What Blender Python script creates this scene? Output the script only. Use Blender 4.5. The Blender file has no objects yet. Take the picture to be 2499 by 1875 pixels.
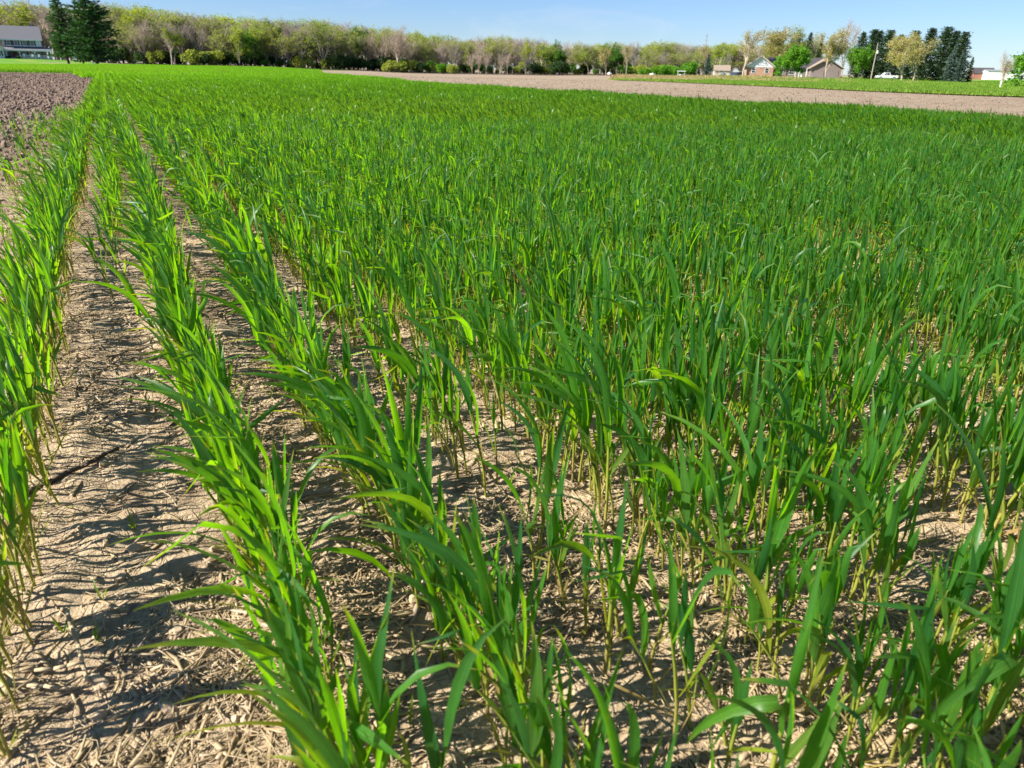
import bpy, math, random
import numpy as np
from math import radians as R, sin, cos, pi

S = bpy.context.scene
C = S.collection

# ------------------------------------------------------------------ camera, sky, sun, exposure
PITCH, ROLL, CAMH = R(23.96), R(1.03), 0.80
FPX, IW, IH = 1733.0, 2499.0, 1875.0
cam = bpy.data.objects.new('camera', bpy.data.cameras.new('camera'))
C.objects.link(cam)
S.camera = cam
cam.location = (0, 0, CAMH)
cam.rotation_mode = 'QUATERNION'
from mathutils import Euler, Quaternion, Vector
cam.rotation_quaternion = Euler((pi / 2 - PITCH, 0, 0)).to_quaternion() @ Quaternion((0, 0, 1), ROLL)
cam.data.sensor_width = 36.0
cam.data.lens = 36.0 * FPX / IW
cam.data.clip_start = 0.02
cam.data.clip_end = 6000
cam.data.dof.use_dof = True
cam.data.dof.focus_distance = 2.3
cam.data.dof.aperture_fstop = 8.0

SUN_EL, SUN_AZ = R(40), R(253)                 # azimuth clockwise from +Y: low in the left, a little behind
W = bpy.data.worlds.new('World')
S.world = W
W.use_nodes = True
nt = W.node_tree
bg = nt.nodes['Background']
sky = nt.nodes.new('ShaderNodeTexSky')
sky.sky_type = 'NISHITA'
sky.sun_disc = False
sky.sun_elevation = SUN_EL
sky.sun_rotation = SUN_AZ
sky.altitude = 0
sky.air_density = 1.0
sky.dust_density = 0.0
sky.ozone_density = 3.0
tintn = nt.nodes.new('ShaderNodeMix')          # phone-camera white balance of the sky, the same all round
tintn.data_type = 'RGBA'
tintn.blend_type = 'MULTIPLY'
tintn.inputs[0].default_value = 1.0
tintn.inputs[7].default_value = (0.66, 0.82, 1.16, 1)
nt.links.new(sky.outputs[0], tintn.inputs[6])
# thin high cloud, the same kind all over the sky
wtc = nt.nodes.new('ShaderNodeTexCoord')
wmp = nt.nodes.new('ShaderNodeMapping')
wmp.inputs['Scale'].default_value = (1.0, 1.0, 3.2)
nt.links.new(wtc.outputs['Generated'], wmp.inputs[0])
wno = nt.nodes.new('ShaderNodeTexNoise')
wno.inputs['Scale'].default_value = 5.0
wno.inputs['Detail'].default_value = 7
wno.inputs['Roughness'].default_value = 0.62
wno.inputs['Distortion'].default_value = 0.5
nt.links.new(wmp.outputs[0], wno.inputs['Vector'])
wrm = nt.nodes.new('ShaderNodeValToRGB')
wrm.color_ramp.elements[0].position = 0.54
wrm.color_ramp.elements[0].color = (0, 0, 0, 1)
wrm.color_ramp.elements[1].position = 0.78
wrm.color_ramp.elements[1].color = (0.36, 0.36, 0.36, 1)
nt.links.new(wno.outputs[0], wrm.inputs[0])
cmx = nt.nodes.new('ShaderNodeMix')
cmx.data_type = 'RGBA'
cmx.inputs[7].default_value = (6.2, 6.8, 7.8, 1)
nt.links.new(wrm.outputs[0], cmx.inputs[0])
nt.links.new(tintn.outputs[2], cmx.inputs[6])
nt.links.new(cmx.outputs[2], bg.inputs[0])
bg.inputs[1].default_value = 0.055
sun = bpy.data.objects.new('sun', bpy.data.lights.new('sun', 'SUN'))
C.objects.link(sun)
sun.data.energy = 5.0
sun.data.angle = R(0.53)
sun.data.color = (1.0, 0.93, 0.82)
sv = Vector((sin(SUN_AZ) * cos(SUN_EL), cos(SUN_AZ) * cos(SUN_EL), sin(SUN_EL)))
sun.rotation_euler = sv.to_track_quat('Z', 'Y').to_euler()
S.view_settings.view_transform = 'Standard'
S.view_settings.look = 'None'
S.view_settings.exposure = 1.22
S.view_settings.gamma = 1.0
S.render.engine = 'CYCLES'
S.cycles.max_bounces = 8
S.cycles.diffuse_bounces = 3
S.cycles.glossy_bounces = 2
S.cycles.transmission_bounces = 5
S.cycles.use_denoising = True
S.cycles.sample_clamp_indirect = 6.0

# ------------------------------------------------------------------ helpers
rng = np.random.default_rng(11)
random.seed(5)


def ray(px, py):
    a, b = (px - IW / 2) / FPX, -(py - IH / 2) / FPX
    fw = np.array([0, cos(PITCH), -sin(PITCH)])
    up = np.array([0, sin(PITCH), cos(PITCH)])
    rt = np.array([1.0, 0, 0])
    c, s = cos(ROLL), sin(ROLL)
    return fw + a * (rt * c + up * s) + b * (-rt * s + up * c)


def gp(px, py):
    """photo pixel -> point of the level ground"""
    d = ray(px, py)
    t = -CAMH / d[2]
    return d[:2] * t


def far_xy(px, py, Y):
    d = ray(px, py)
    return d[0] / d[1] * Y, Y, CAMH + d[2] / d[1] * Y


def vnoise(x, y, seed=0):
    xi, yi = np.floor(x).astype(np.int64), np.floor(y).astype(np.int64)
    xf, yf = x - xi, y - yi
    xf = xf * xf * (3 - 2 * xf)
    yf = yf * yf * (3 - 2 * yf)

    def h(a, b):
        n = (a * 374761393 + b * 668265263 + seed * 974634777) & 0x7fffffff
        n = ((n ^ (n >> 13)) * 1274126177) & 0x7fffffff
        n = n ^ (n >> 16)
        return (n & 0xffff) / 65535.0
    a, b, c, d = h(xi, yi), h(xi + 1, yi), h(xi, yi + 1), h(xi + 1, yi + 1)
    return (a * (1 - xf) + b * xf) * (1 - yf) + (c * (1 - xf) + d * xf) * yf


def sstep(a, b, x):
    t = np.clip((x - a) / (b - a), 0, 1)
    return t * t * (3 - 2 * t)


def mesh_np(name, V, Fq, mats=(), midx=None, smooth=False, attrs=None):
    """mesh from vertex array and (n,3)/(n,4) face array; -1 in column 4 = triangle"""
    me = bpy.data.meshes.new(name)
    V = np.asarray(V, np.float32)
    Fq = np.asarray(Fq, np.int32)
    me.vertices.add(len(V))
    me.vertices.foreach_set('co', V.ravel())
    k = Fq.shape[1]
    me.loops.add(Fq.size)
    me.loops.foreach_set('vertex_index', Fq.ravel())
    me.polygons.add(len(Fq))
    me.polygons.foreach_set('loop_start', np.arange(0, Fq.size, k, dtype=np.int32))
    me.polygons.foreach_set('loop_total', np.full(len(Fq), k, np.int32))
    for m in mats:
        me.materials.append(m)
    if midx is not None:
        me.polygons.foreach_set('material_index', np.asarray(midx, np.int32))
    if smooth:
        me.polygons.foreach_set('use_smooth', np.ones(len(Fq), bool))
    for nm, (typ, arr) in (attrs or {}).items():
        at = me.attributes.new(nm, typ, 'POINT')
        key = {'FLOAT': 'value', 'INT': 'value', 'FLOAT_VECTOR': 'vector', 'FLOAT_COLOR': 'color'}[typ]
        at.data.foreach_set(key, np.asarray(arr, np.int32 if typ == 'INT' else np.float32).ravel())
    me.update(calc_edges=True)
    me.validate()
    return me


def link(name, data, parent=None, loc=None, rz=0.0):
    o = bpy.data.objects.new(name, data)
    C.objects.link(o)
    if loc is not None:
        o.location = loc
    if rz:
        o.rotation_euler = (0, 0, rz)
    if parent is not None:
        o.parent = parent
    return o


def tag(o, label=None, cat=None, group=None, kind=None):
    if label:
        o['label'] = label
    if cat:
        o['category'] = cat
    if group:
        o['group'] = group
    if kind:
        o['kind'] = kind
    return o


def empty(name, loc, rz=0.0, s=1.0):
    o = bpy.data.objects.new(name, None)
    C.objects.link(o)
    o.location = loc
    o.rotation_euler = (0, 0, rz)
    o.scale = (s, s, s)
    o.empty_display_size = 0.1
    return o


class MB:
    """collects boxes, prisms and tubes for one mesh"""
    def __init__(self):
        self.v, self.f = [], []

    def add(self, vs, fs):
        b = len(self.v)
        self.v += [tuple(p) for p in vs]
        self.f += [tuple(i + b for i in f) for f in fs]
        return self

    def box(self, x0, x1, y0, y1, z0, z1):
        return self.add([(x0, y0, z0), (x1, y0, z0), (x1, y1, z0), (x0, y1, z0), (x0, y0, z1), (x1, y0, z1), (x1, y1, z1), (x0, y1, z1)],
                        [(0, 3, 2, 1), (4, 5, 6, 7), (0, 1, 5, 4), (1, 2, 6, 5), (2, 3, 7, 6), (3, 0, 4, 7)])

    def prism(self, poly, axis, a, b):
        """polygon given in the plane across axis ('x': (y,z), 'y': (x,z), 'z': (x,y)), from a to b"""
        n = len(poly)
        mk = {'x': lambda p, t: (t, p[0], p[1]), 'y': lambda p, t: (p[0], t, p[1]), 'z': lambda p, t: (p[0], p[1], t)}[axis]
        vs = [mk(p, a) for p in poly] + [mk(p, b) for p in poly]
        return self.add(vs, [tuple(range(n))[::-1], tuple(range(n, 2 * n))] + [(i, (i + 1) % n, n + (i + 1) % n, n + i) for i in range(n)])

    def tube(self, p, q, r0, r1=None, n=8):
        r1 = r0 if r1 is None else r1
        p, q = Vector(p), Vector(q)
        d = (q - p).normalized()
        a = d.orthogonal().normalized()
        b = d.cross(a)
        vs = [p + (a * cos(2 * pi * i / n) + b * sin(2 * pi * i / n)) * r0 for i in range(n)] + [q + (a * cos(2 * pi * i / n) + b * sin(2 * pi * i / n)) * r1 for i in range(n)]
        return self.add(vs, [(i, (i + 1) % n, n + (i + 1) % n, n + i) for i in range(n)] + [tuple(range(n))[::-1], tuple(range(n, 2 * n))])

    def build(self, name, mat, parent=None, bevel=0, smooth=False):
        me = bpy.data.meshes.new(name)
        me.from_pydata(self.v, [], self.f)
        me.materials.append(mat)
        import bmesh
        bm = bmesh.new()
        bm.from_mesh(me)
        bmesh.ops.recalc_face_normals(bm, faces=bm.faces)
        if bevel:
            bmesh.ops.bevel(bm, geom=bm.edges[:], offset=bevel, segments=2, affect='EDGES', clamp_overlap=True)
        if smooth:
            for f in bm.faces:
                f.smooth = True
        bm.to_mesh(me)
        bm.free()
        return link(name, me, parent)


# ------------------------------------------------------------------ materials
def newmat(name):
    m = bpy.data.materials.new(name)
    m.use_nodes = True
    t = m.node_tree
    return m, t, t.nodes, t.links, t.nodes['Principled BSDF']


def nd(t, typ, **kw):
    n = t.nodes.new(typ)
    for k, v in kw.items():
        setattr(n, k, v)
    return n


def ramp(t, stops, fac=None):
    r = t.nodes.new('ShaderNodeValToRGB')
    e = r.color_ramp.elements
    while len(e) < len(stops):
        e.new(0.5)
    for el, (p, c) in zip(e, stops):
        el.position = p
        el.color = (*c, 1)
    if fac is not None:
        t.links.new(fac, r.inputs[0])
    return r


def mth(t, op, a, b=None, c=None, clamp=False):
    n = t.nodes.new('ShaderNodeMath')
    n.operation = op
    n.use_clamp = clamp
    for i, x in enumerate((a, b, c)):
        if x is None:
            continue
        if isinstance(x, (int, float)):
            n.inputs[i].default_value = x
        else:
            t.links.new(x, n.inputs[i])
    return n.outputs[0]


def mixc(t, f, a, b, mode='MIX'):
    n = t.nodes.new('ShaderNodeMix')
    n.data_type = 'RGBA'
    n.blend_type = mode
    for s, x in ((n.inputs[0], f), (n.inputs[6], a), (n.inputs[7], b)):
        if isinstance(x, (int, float)):
            s.default_value = x
        elif isinstance(x, tuple):
            s.default_value = (*x, 1)
        else:
            t.links.new(x, s)
    return n.outputs[2]


def noise(t, scale, detail=4, rough=0.55, vec=None, dist=0.0):
    n = t.nodes.new('ShaderNodeTexNoise')
    n.inputs['Scale'].default_value = scale
    n.inputs['Detail'].default_value = detail
    n.inputs['Roughness'].default_value = rough
    n.inputs['Distortion'].default_value = dist
    if vec is not None:
        t.links.new(vec, n.inputs['Vector'])
    return n.outputs[0]


def plain(name, col, rough=0.7, var=0.15, scale=3.0, metal=0.0):
    """painted or natural surface with a little procedural unevenness"""
    m, t, N, L, P = newmat(name)
    tc = nd(t, 'ShaderNodeTexCoord')
    f = noise(t, scale, 5, 0.6, tc.outputs['Object'])
    c0 = tuple(max(0, x * (1 - var)) for x in col)
    c1 = tuple(min(1, x * (1 + var)) for x in col)
    r = ramp(t, [(0.3, c0), (0.7, c1)], f)
    L.new(r.outputs[0], P.inputs['Base Color'])
    P.inputs['Roughness'].default_value = rough
    P.inputs['Metallic'].default_value = metal
    return m


def soil_mat():
    m, t, N, L, P = newmat('soil')
    geo = nd(t, 'ShaderNodeNewGeometry')
    pos = geo.outputs['Position']
    n1 = noise(t, 1.1, 5, 0.6, pos)
    n2 = noise(t, 26, 8, 0.65, pos)
    n3 = noise(t, 170, 5, 0.6, pos)
    base = ramp(t, [(0.28, (0.29, 0.21, 0.125)), (0.48, (0.50, 0.385, 0.25)), (0.75, (0.62, 0.495, 0.335))], n2)
    c = mixc(t, mth(t, 'MULTIPLY', n1, 0.5), base.outputs[0], (0.50, 0.385, 0.25))
    c = mixc(t, 0.35, c, ramp(t, [(0.3, (0.6, 0.6, 0.6)), (0.7, (1.25, 1.25, 1.25))], n3).outputs[0], 'MULTIPLY')
    # damp dark crumbly patches of decayed litter
    n4 = noise(t, 5.5, 6, 0.7, pos, 0.6)
    c = mixc(t, mth(t, 'MULTIPLY', ramp(t, [(0.53, (0, 0, 0)), (0.66, (1, 1, 1))], n4).outputs[0], 0.65), c, (0.13, 0.085, 0.055))
    # paler, pinkish dry crust of the far stubble ground
    sep = nd(t, 'ShaderNodeSeparateXYZ')
    L.new(pos, sep.inputs[0])
    far = mth(t, 'MULTIPLY_ADD', sep.outputs[1], 0.1, -0.9, clamp=True)
    nf = noise(t, 1.6, 8, 0.7, pos)
    nf2 = noise(t, 0.22, 5, 0.65, pos)
    fc = ramp(t, [(0.3, (0.14, 0.105, 0.07)), (0.5, (0.27, 0.212, 0.148)), (0.7, (0.39, 0.318, 0.225))], nf)
    fcc = mixc(t, ramp(t, [(0.4, (0, 0, 0)), (0.65, (0.75, 0.75, 0.75))], nf2).outputs[0], fc.outputs[0], (0.32, 0.262, 0.188))
    c = mixc(t, far, c, fcc)
    off_ = mth(t, 'ADD', mth(t, 'MULTIPLY', sep.outputs[0], 0.88196), mth(t, 'MULTIPLY', sep.outputs[1], 0.47132))
    turned = mth(t, 'MULTIPLY', mth(t, 'MULTIPLY_ADD', off_, -2.5, -1.0, clamp=True), mth(t, 'MULTIPLY_ADD', sep.outputs[1], 0.25, -0.8, clamp=True))
    c = mixc(t, mth(t, 'MULTIPLY', turned, mth(t, 'MULTIPLY_ADD', sep.outputs[1], -0.2, 11.0, clamp=True)), c, ramp(t, [(0.3, (0.11, 0.075, 0.052)), (0.7, (0.27, 0.195, 0.14))], nf).outputs[0])
    n5 = noise(t, 2.6, 6, 0.7, pos, 0.4)
    c = mixc(t, mth(t, 'MULTIPLY', ramp(t, [(0.5, (0, 0, 0)), (0.64, (1, 1, 1))], n5).outputs[0], 0.55), c, (0.17, 0.115, 0.075))
    L.new(c, P.inputs['Base Color'])
    P.inputs['Roughness'].default_value = 0.95
    P.inputs['Specular IOR Level'].default_value = 0.1
    # fine crust relief and shrinkage cracks
    vor = nd(t, 'ShaderNodeTexVoronoi', feature='DISTANCE_TO_EDGE')
    vor.inputs['Scale'].default_value = 22
    wob = nd(t, 'ShaderNodeVectorMath', operation='MULTIPLY_ADD')
    nv = nd(t, 'ShaderNodeTexNoise')
    nv.inputs['Scale'].default_value = 9
    L.new(pos, nv.inputs['Vector'])
    L.new(nv.outputs['Color'], wob.inputs[0])
    wob.inputs[1].default_value = (0.12, 0.12, 0.12)
    L.new(pos, wob.inputs[2])
    L.new(wob.outputs[0], vor.inputs['Vector'])
    crack = ramp(t, [(0.0, (0, 0, 0)), (0.035, (1, 1, 1))], vor.outputs['Distance'])
    h = mth(t, 'ADD', mth(t, 'MULTIPLY', n2, 1.0), mth(t, 'MULTIPLY', n3, 0.45))
    h = mth(t, 'ADD', h, mth(t, 'MULTIPLY', crack.outputs[0], 0.22))
    b = nd(t, 'ShaderNodeBump')
    b.inputs['Strength'].default_value = 0.9
    b.inputs['Distance'].default_value = 0.018
    L.new(h, b.inputs['Height'])
    L.new(b.outputs[0], P.inputs['Normal'])
    return m


def leaf_mat(name, g0, g1, yel, dead, trans=0.42, tr_mul=(2.4, 1.75, 0.9)):
    """grass-like blade: 'lf' = (across, along, age, random)"""
    m, t, N, L, P = newmat(name)
    a = nd(t, 'ShaderNodeAttribute', attribute_name='lf')
    sep = nd(t, 'ShaderNodeSeparateColor')
    L.new(a.outputs['Color'], sep.inputs[0])
    acr, alo, age, rnd = sep.outputs[0], sep.outputs[1], sep.outputs[2], a.outputs['Alpha']
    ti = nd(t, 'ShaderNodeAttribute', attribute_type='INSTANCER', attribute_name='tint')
    oi = nd(t, 'ShaderNodeObjectInfo')
    tc = nd(t, 'ShaderNodeTexCoord')
    r2 = mth(t, 'FRACT', mth(t, 'ADD', rnd, oi.outputs['Random']))
    g = mixc(t, r2, g0, g1)
    g = mixc(t, mth(t, 'MULTIPLY', ti.outputs['Fac'], -1.0, clamp=True), g, (0.085, 0.25, 0.024))  # negative tint paints in the brighter green of sunlit distant canopy
    tip = mth(t, 'MULTIPLY', mth(t, 'MULTIPLY_ADD', alo, 5.0, -4.2, clamp=True), mth(t, 'MULTIPLY', rnd, 0.9))
    sp = noise(t, 60, 3, 0.6, tc.outputs['Object'])
    spot = mth(t, 'MULTIPLY', mth(t, 'MULTIPLY_ADD', sp, 9.0, -6.3, clamp=True), 0.55)
    ag = mth(t, 'ADD', mth(t, 'ADD', age, tip), spot, clamp=True)
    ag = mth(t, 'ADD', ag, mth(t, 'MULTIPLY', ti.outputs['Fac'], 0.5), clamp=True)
    c = mixc(t, mth(t, 'MULTIPLY', ag, 2.0, clamp=True), g, yel)
    c = mixc(t, mth(t, 'MULTIPLY_ADD', ag, 2.0, -1.0, clamp=True), c, dead)
    vein = mth(t, 'MULTIPLY_ADD', mth(t, 'SINE', mth(t, 'MULTIPLY', acr, 17.0)), 0.13, 1.0)
    blot = noise(t, 22, 4, 0.65, tc.outputs['Object'])
    vein = mth(t, 'ADD', vein, mth(t, 'MULTIPLY_ADD', blot, 0.9, -0.45))
    rib = mth(t, 'MULTIPLY_ADD', mth(t, 'ABSOLUTE', acr), -8.0, 1.0, clamp=True)
    vein = mth(t, 'ADD', vein, mth(t, 'MULTIPLY', rib, 0.45))
    cv = nd(t, 'ShaderNodeVectorMath', operation='SCALE')
    L.new(c, cv.inputs[0])
    L.new(vein, cv.inputs['Scale'])
    L.new(cv.outputs[0], P.inputs['Base Color'])
    P.inputs['Roughness'].default_value = 0.42
    P.inputs['Specular IOR Level'].default_value = 0.45
    tr = nd(t, 'ShaderNodeBsdfTranslucent')
    mm = nd(t, 'ShaderNodeVectorMath', operation='MULTIPLY')
    L.new(cv.outputs[0], mm.inputs[0])
    mm.inputs[1].default_value = tr_mul
    trc = mixc(t, mth(t, 'MULTIPLY', ag, 2.0, clamp=True), mm.outputs[0], cv.outputs[0])
    L.new(trc, tr.inputs[0])
    mx = nd(t, 'ShaderNodeMixShader')
    mx.inputs[0].default_value = trans
    L.new(P.outputs[0], mx.inputs[1])
    L.new(tr.outputs[0], mx.inputs[2])
    L.new(mx.outputs[0], t.nodes['Material Output'].inputs[0])
    return m


def foliage_mat(name, c0, c1, trans=0.35, dead=None):
    m, t, N, L, P = newmat(name)
    geo = nd(t, 'ShaderNodeNewGeometry')
    oi = nd(t, 'ShaderNodeObjectInfo')
    tc = nd(t, 'ShaderNodeTexCoord')
    f = noise(t, 7.0, 3, 0.6, tc.outputs['Object'])
    f = mth(t, 'ADD', mth(t, 'MULTIPLY', f, 0.6), mth(t, 'MULTIPLY', geo.outputs['Random Per Island'], 0.4))
    f = mth(t, 'ADD', f, mth(t, 'MULTIPLY_ADD', oi.outputs['Random'], 0.3, -0.15))
    r = ramp(t, [(0.2, c0), (0.8, c1)], f)
    L.new(r.outputs[0], P.inputs['Base Color'])
    P.inputs['Roughness'].default_value = 0.6
    P.inputs['Specular IOR Level'].default_value = 0.2
    tr = nd(t, 'ShaderNodeBsdfTranslucent')
    mm = nd(t, 'ShaderNodeVectorMath', operation='MULTIPLY')
    L.new(r.outputs[0], mm.inputs[0])
    mm.inputs[1].default_value = (1.5, 1.4, 0.8)
    L.new(mm.outputs[0], tr.inputs[0])
    mx = nd(t, 'ShaderNodeMixShader')
    mx.inputs[0].default_value = trans
    L.new(P.outputs[0], mx.inputs[1])
    L.new(tr.outputs[0], mx.inputs[2])
    L.new(mx.outputs[0], t.nodes['Material Output'].inputs[0])
    return m


M_SOIL = soil_mat()
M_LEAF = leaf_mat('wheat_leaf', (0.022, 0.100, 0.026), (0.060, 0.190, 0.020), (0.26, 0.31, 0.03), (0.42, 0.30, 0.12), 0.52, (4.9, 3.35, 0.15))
M_STALK = leaf_mat('wheat_stalk', (0.085, 0.20, 0.025), (0.13, 0.25, 0.03), (0.30, 0.32, 0.05), (0.42, 0.31, 0.13), 0.25, (1.6, 1.4, 0.6))
M_STRAW = leaf_mat('dry_straw', (0.40, 0.30, 0.17), (0.56, 0.45, 0.28), (0.32, 0.235, 0.13), (0.09, 0.063, 0.04), 0.1, (1, 1, 1))
M_CLOD = plain('soil_clod', (0.45, 0.345, 0.225), 0.95, 0.3, 40)
M_CLODF = plain('ploughed_clod', (0.21, 0.15, 0.108), 0.95, 0.45, 2)

# ------------------------------------------------------------------ terrain
ROWA = R(-28.12)
U = np.array([sin(ROWA), cos(ROWA)])           # along the drill rows
V = np.array([cos(ROWA), -sin(ROWA)])          # across them, to the right
CTRL = [(60, 144.5, 250), (168, 156.5, 205), (20, 159, 160), (400, 159, 265), (600, 162, 270), (800, 171, 275), (1060, 179.5, 285), (1300, 183, 300), (1500, 184.5, 300),
        (1700, 187.5, 260), (1880, 189, 232), (2150, 195, 222), (2330, 201.5, 190), (2440, 215.5, 70), (2430, 195.5, 340), (1400, 213, 45), (2300, 245, 30)]
CP = []
for px, py, Y in CTRL:
    x, y, z = far_xy(px, py, Y)
    CP.append((x / y * 4.0, math.log(y) * 1.6, z))
for b in np.linspace(-3, 3, 9):
    for yy in (15, 28):
        CP.append((b, math.log(yy) * 1.6, 0.0))
CP = np.array(CP)


def terrain(x, y):
    """broad lie of the land: level near the camera, a slight dip and rise at the wood and the houses"""
    x = np.asarray(x, float)
    y = np.asarray(y, float)
    shp = x.shape
    x, y = x.ravel(), y.ravel()
    yy = np.maximum(y, 8.0)
    b = np.clip(x / yy, -1.2, 1.2) * 4.0
    l = np.log(np.minimum(yy, 400.0)) * 1.6
    w = 0
    s = 0
    for cx, cl, cz in CP:
        d2 = (b - cx) ** 2 + (l - cl) ** 2
        k = 1.0 / (d2 + 0.02) ** 2
        w = w + k
        s = s + k * cz
    z = s / w * sstep(12.0, 30.0, y)
    return z.reshape(shp)


def soil_h(x, y):
    """small relief of the bare ground"""
    x = np.asarray(x, float)
    y = np.asarray(y, float)
    f = np.exp(-np.hypot(x, y) / 14.0)
    h = 0.026 * (vnoise(x * 2.3, y * 2.3, 1) - 0.5) + 0.020 * (vnoise(x * 7, y * 7, 2) - 0.5) + 0.015 * (vnoise(x * 19, y * 19, 3) - 0.5)
    r = vnoise(x * 11 + 3, y * 11, 5)
    h = h + 0.016 * np.clip(r - 0.62, 0, 1) / 0.38
    h = h + 0.007 * (vnoise(x * 47, y * 47, 4) - 0.5)
    pl = vnoise(x * 4.1 + 9, y * 4.1, 6)                       # broken slabs of crust with sharp rims
    h = h + 0.010 * np.floor(pl * 7) / 7 + 0.012 * sstep(0.55, 0.75, vnoise(x * 3.3, y * 3.3 + 4, 7)) * (vnoise(x * 31, y * 31, 8) - 0.3)
    return h * f


def gz(x, y):
    return terrain(x, y) + soil_h(x, y)


def axis(a0, a1, step, lim, grow=1.09):
    c = list(np.arange(a0, a1, step))
    s = step
    while c[-1] < lim:
        s *= grow
        c.append(c[-1] + s)
    s = step
    lo = [c[0]]
    while lo[-1] > -lim:
        s *= grow
        lo.append(lo[-1] - s)
    return np.array(lo[:0:-1] + c)


gx = axis(-1.7, 2.0, 0.0085, 2500, 1.085)
gy_ = [0.15]
s = 0.007
while gy_[-1] < 2500:
    if gy_[-1] > 2.6:
        s *= 1.05
    gy_.append(gy_[-1] + s)
lo = [0.15]
s = 0.02
while lo[-1] > -60:
    s *= 1.25
    lo.append(lo[-1] - s)
gy = np.array(lo[:0:-1] + gy_)
GX, GY = np.meshgrid(gx, gy)
GZ = terrain(GX, GY) + soil_h(GX, GY)
n, mcol = len(gy), len(gx)
ii = np.arange(n * mcol).reshape(n, mcol)
Fg = np.stack([ii[:-1, :-1], ii[:-1, 1:], ii[1:, 1:], ii[1:, :-1]], -1).reshape(-1, 4)
ground = link('ground', mesh_np('ground', np.stack([GX, GY, GZ], -1).reshape(-1, 3), Fg, [M_SOIL], smooth=True))
tag(ground, 'tan brown bare soil of the fields', kind='structure')

# ------------------------------------------------------------------ scatter by geometry nodes (for uncountable stuff only)
def proto_collection(name, meshes):
    pc = bpy.data.collections.new(name)
    for i, me in enumerate(meshes):
        pc.objects.link(bpy.data.objects.new('%s_%03d' % (name, i), me))
    return pc


def scatter(name, P, rot, scl, idx, tint, pc, label):
    me = bpy.data.meshes.new(name)
    me.vertices.add(len(P))
    me.vertices.foreach_set('co', np.asarray(P, np.float32).ravel())
    for nm, typ, key, arr in (('rot', 'FLOAT_VECTOR', 'vector', rot), ('scl', 'FLOAT_VECTOR', 'vector', scl), ('idx', 'INT', 'value', idx), ('tint', 'FLOAT', 'value', tint)):
        me.attributes.new(nm, typ, 'POINT').data.foreach_set(key, np.asarray(arr, np.int32 if typ == 'INT' else np.float32).ravel())
    o = link(name, me)
    g = bpy.data.node_groups.new(name, 'GeometryNodeTree')
    g.interface.new_socket('Geometry', in_out='INPUT', socket_type='NodeSocketGeometry')
    g.interface.new_socket('Geometry', in_out='OUTPUT', socket_type='NodeSocketGeometry')
    N, L = g.nodes, g.links
    gi, go = N.new('NodeGroupInput'), N.new('NodeGroupOutput')
    ip, ci = N.new('GeometryNodeInstanceOnPoints'), N.new('GeometryNodeCollectionInfo')
    ci.inputs['Collection'].default_value = pc
    ci.inputs['Separate Children'].default_value = True
    ci.inputs['Reset Children'].default_value = True
    ip.inputs['Pick Instance'].default_value = True
    L.new(gi.outputs[0], ip.inputs['Points'])
    L.new(ci.outputs[0], ip.inputs['Instance'])
    for nm, typ, sock in (('idx', 'INT', 'Instance Index'), ('rot', 'FLOAT_VECTOR', 'Rotation'), ('scl', 'FLOAT_VECTOR', 'Scale')):
        a = N.new('GeometryNodeInputNamedAttribute')
        a.data_type = typ
        a.inputs[0].default_value = nm
        L.new(a.outputs[0], ip.inputs[sock])
    L.new(ip.outputs[0], go.inputs[0])
    o.modifiers.new('scatter', 'NODES').node_group = g
    tag(o, label, kind='stuff')
    return o


# ------------------------------------------------------------------ wheat plants
def nrm(v):
    return v / (np.linalg.norm(v) + 1e-9)


def blade(r, p0, az, th0, length, width, wind, grav, twist, age, nseg=7, fold=0.22, wdir=(-1, -0.1, 0)):
    """one leaf: a tapering, creased, bending ribbon"""
    d = np.array([sin(th0) * cos(az), sin(th0) * sin(az), cos(th0)])
    side = nrm(np.cross(d, (0, 0, 1.0)) + 1e-6)
    p = np.array(p0, float)
    wd = np.array(wdir, float)
    V_, A_ = [], []
    rnd = r.random()
    ds = length / nseg
    tw0 = r.uniform(-0.5, 0.5)
    kink = r.integers(2, nseg) if r.random() < 0.28 else -1
    kd = np.array([r.normal(-0.3, 0.5), r.normal(0, 0.5), r.uniform(-1.3, -0.2)])
    wv = r.uniform(0, 6)
    for i in range(nseg + 1):
        t = i / nseg
        nrmv = nrm(np.cross(side, d))
        a = tw0 + twist * t
        sd = side * cos(a) + nrmv * sin(a)
        nn = np.cross(sd, d)
        w = width * 0.5 * min(1.0, 0.5 + 1.7 * t) * (1 - t ** 2.4) ** 0.9
        w *= 1 + 0.10 * sin(wv + i * 2.3)
        if i == nseg:
            w = width * 0.02
        if i == kink:
            d = nrm(d + kd * 0.9)
            side = nrm(side - d * np.dot(side, d))
        mid = p - nn * (w * fold * 2)
        V_ += [p - sd * w, mid, p + sd * w]
        A_ += [(-1, t, age, rnd), (0, t, age, rnd), (1, t, age, rnd)]
        k = t ** 1.2
        d = nrm(d + ds * (wd * wind * (0.3 + k) + np.array([0, 0, -1.0]) * grav * k))
        side = nrm(side - d * np.dot(side, d))
        p = p + d * ds
    F_ = []
    for i in range(nseg):
        b = i * 3
        F_ += [(b, b + 1, b + 4, b + 3), (b + 1, b + 2, b + 5, b + 4)]
    return np.array(V_), np.array(F_), np.array(A_)


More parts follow.
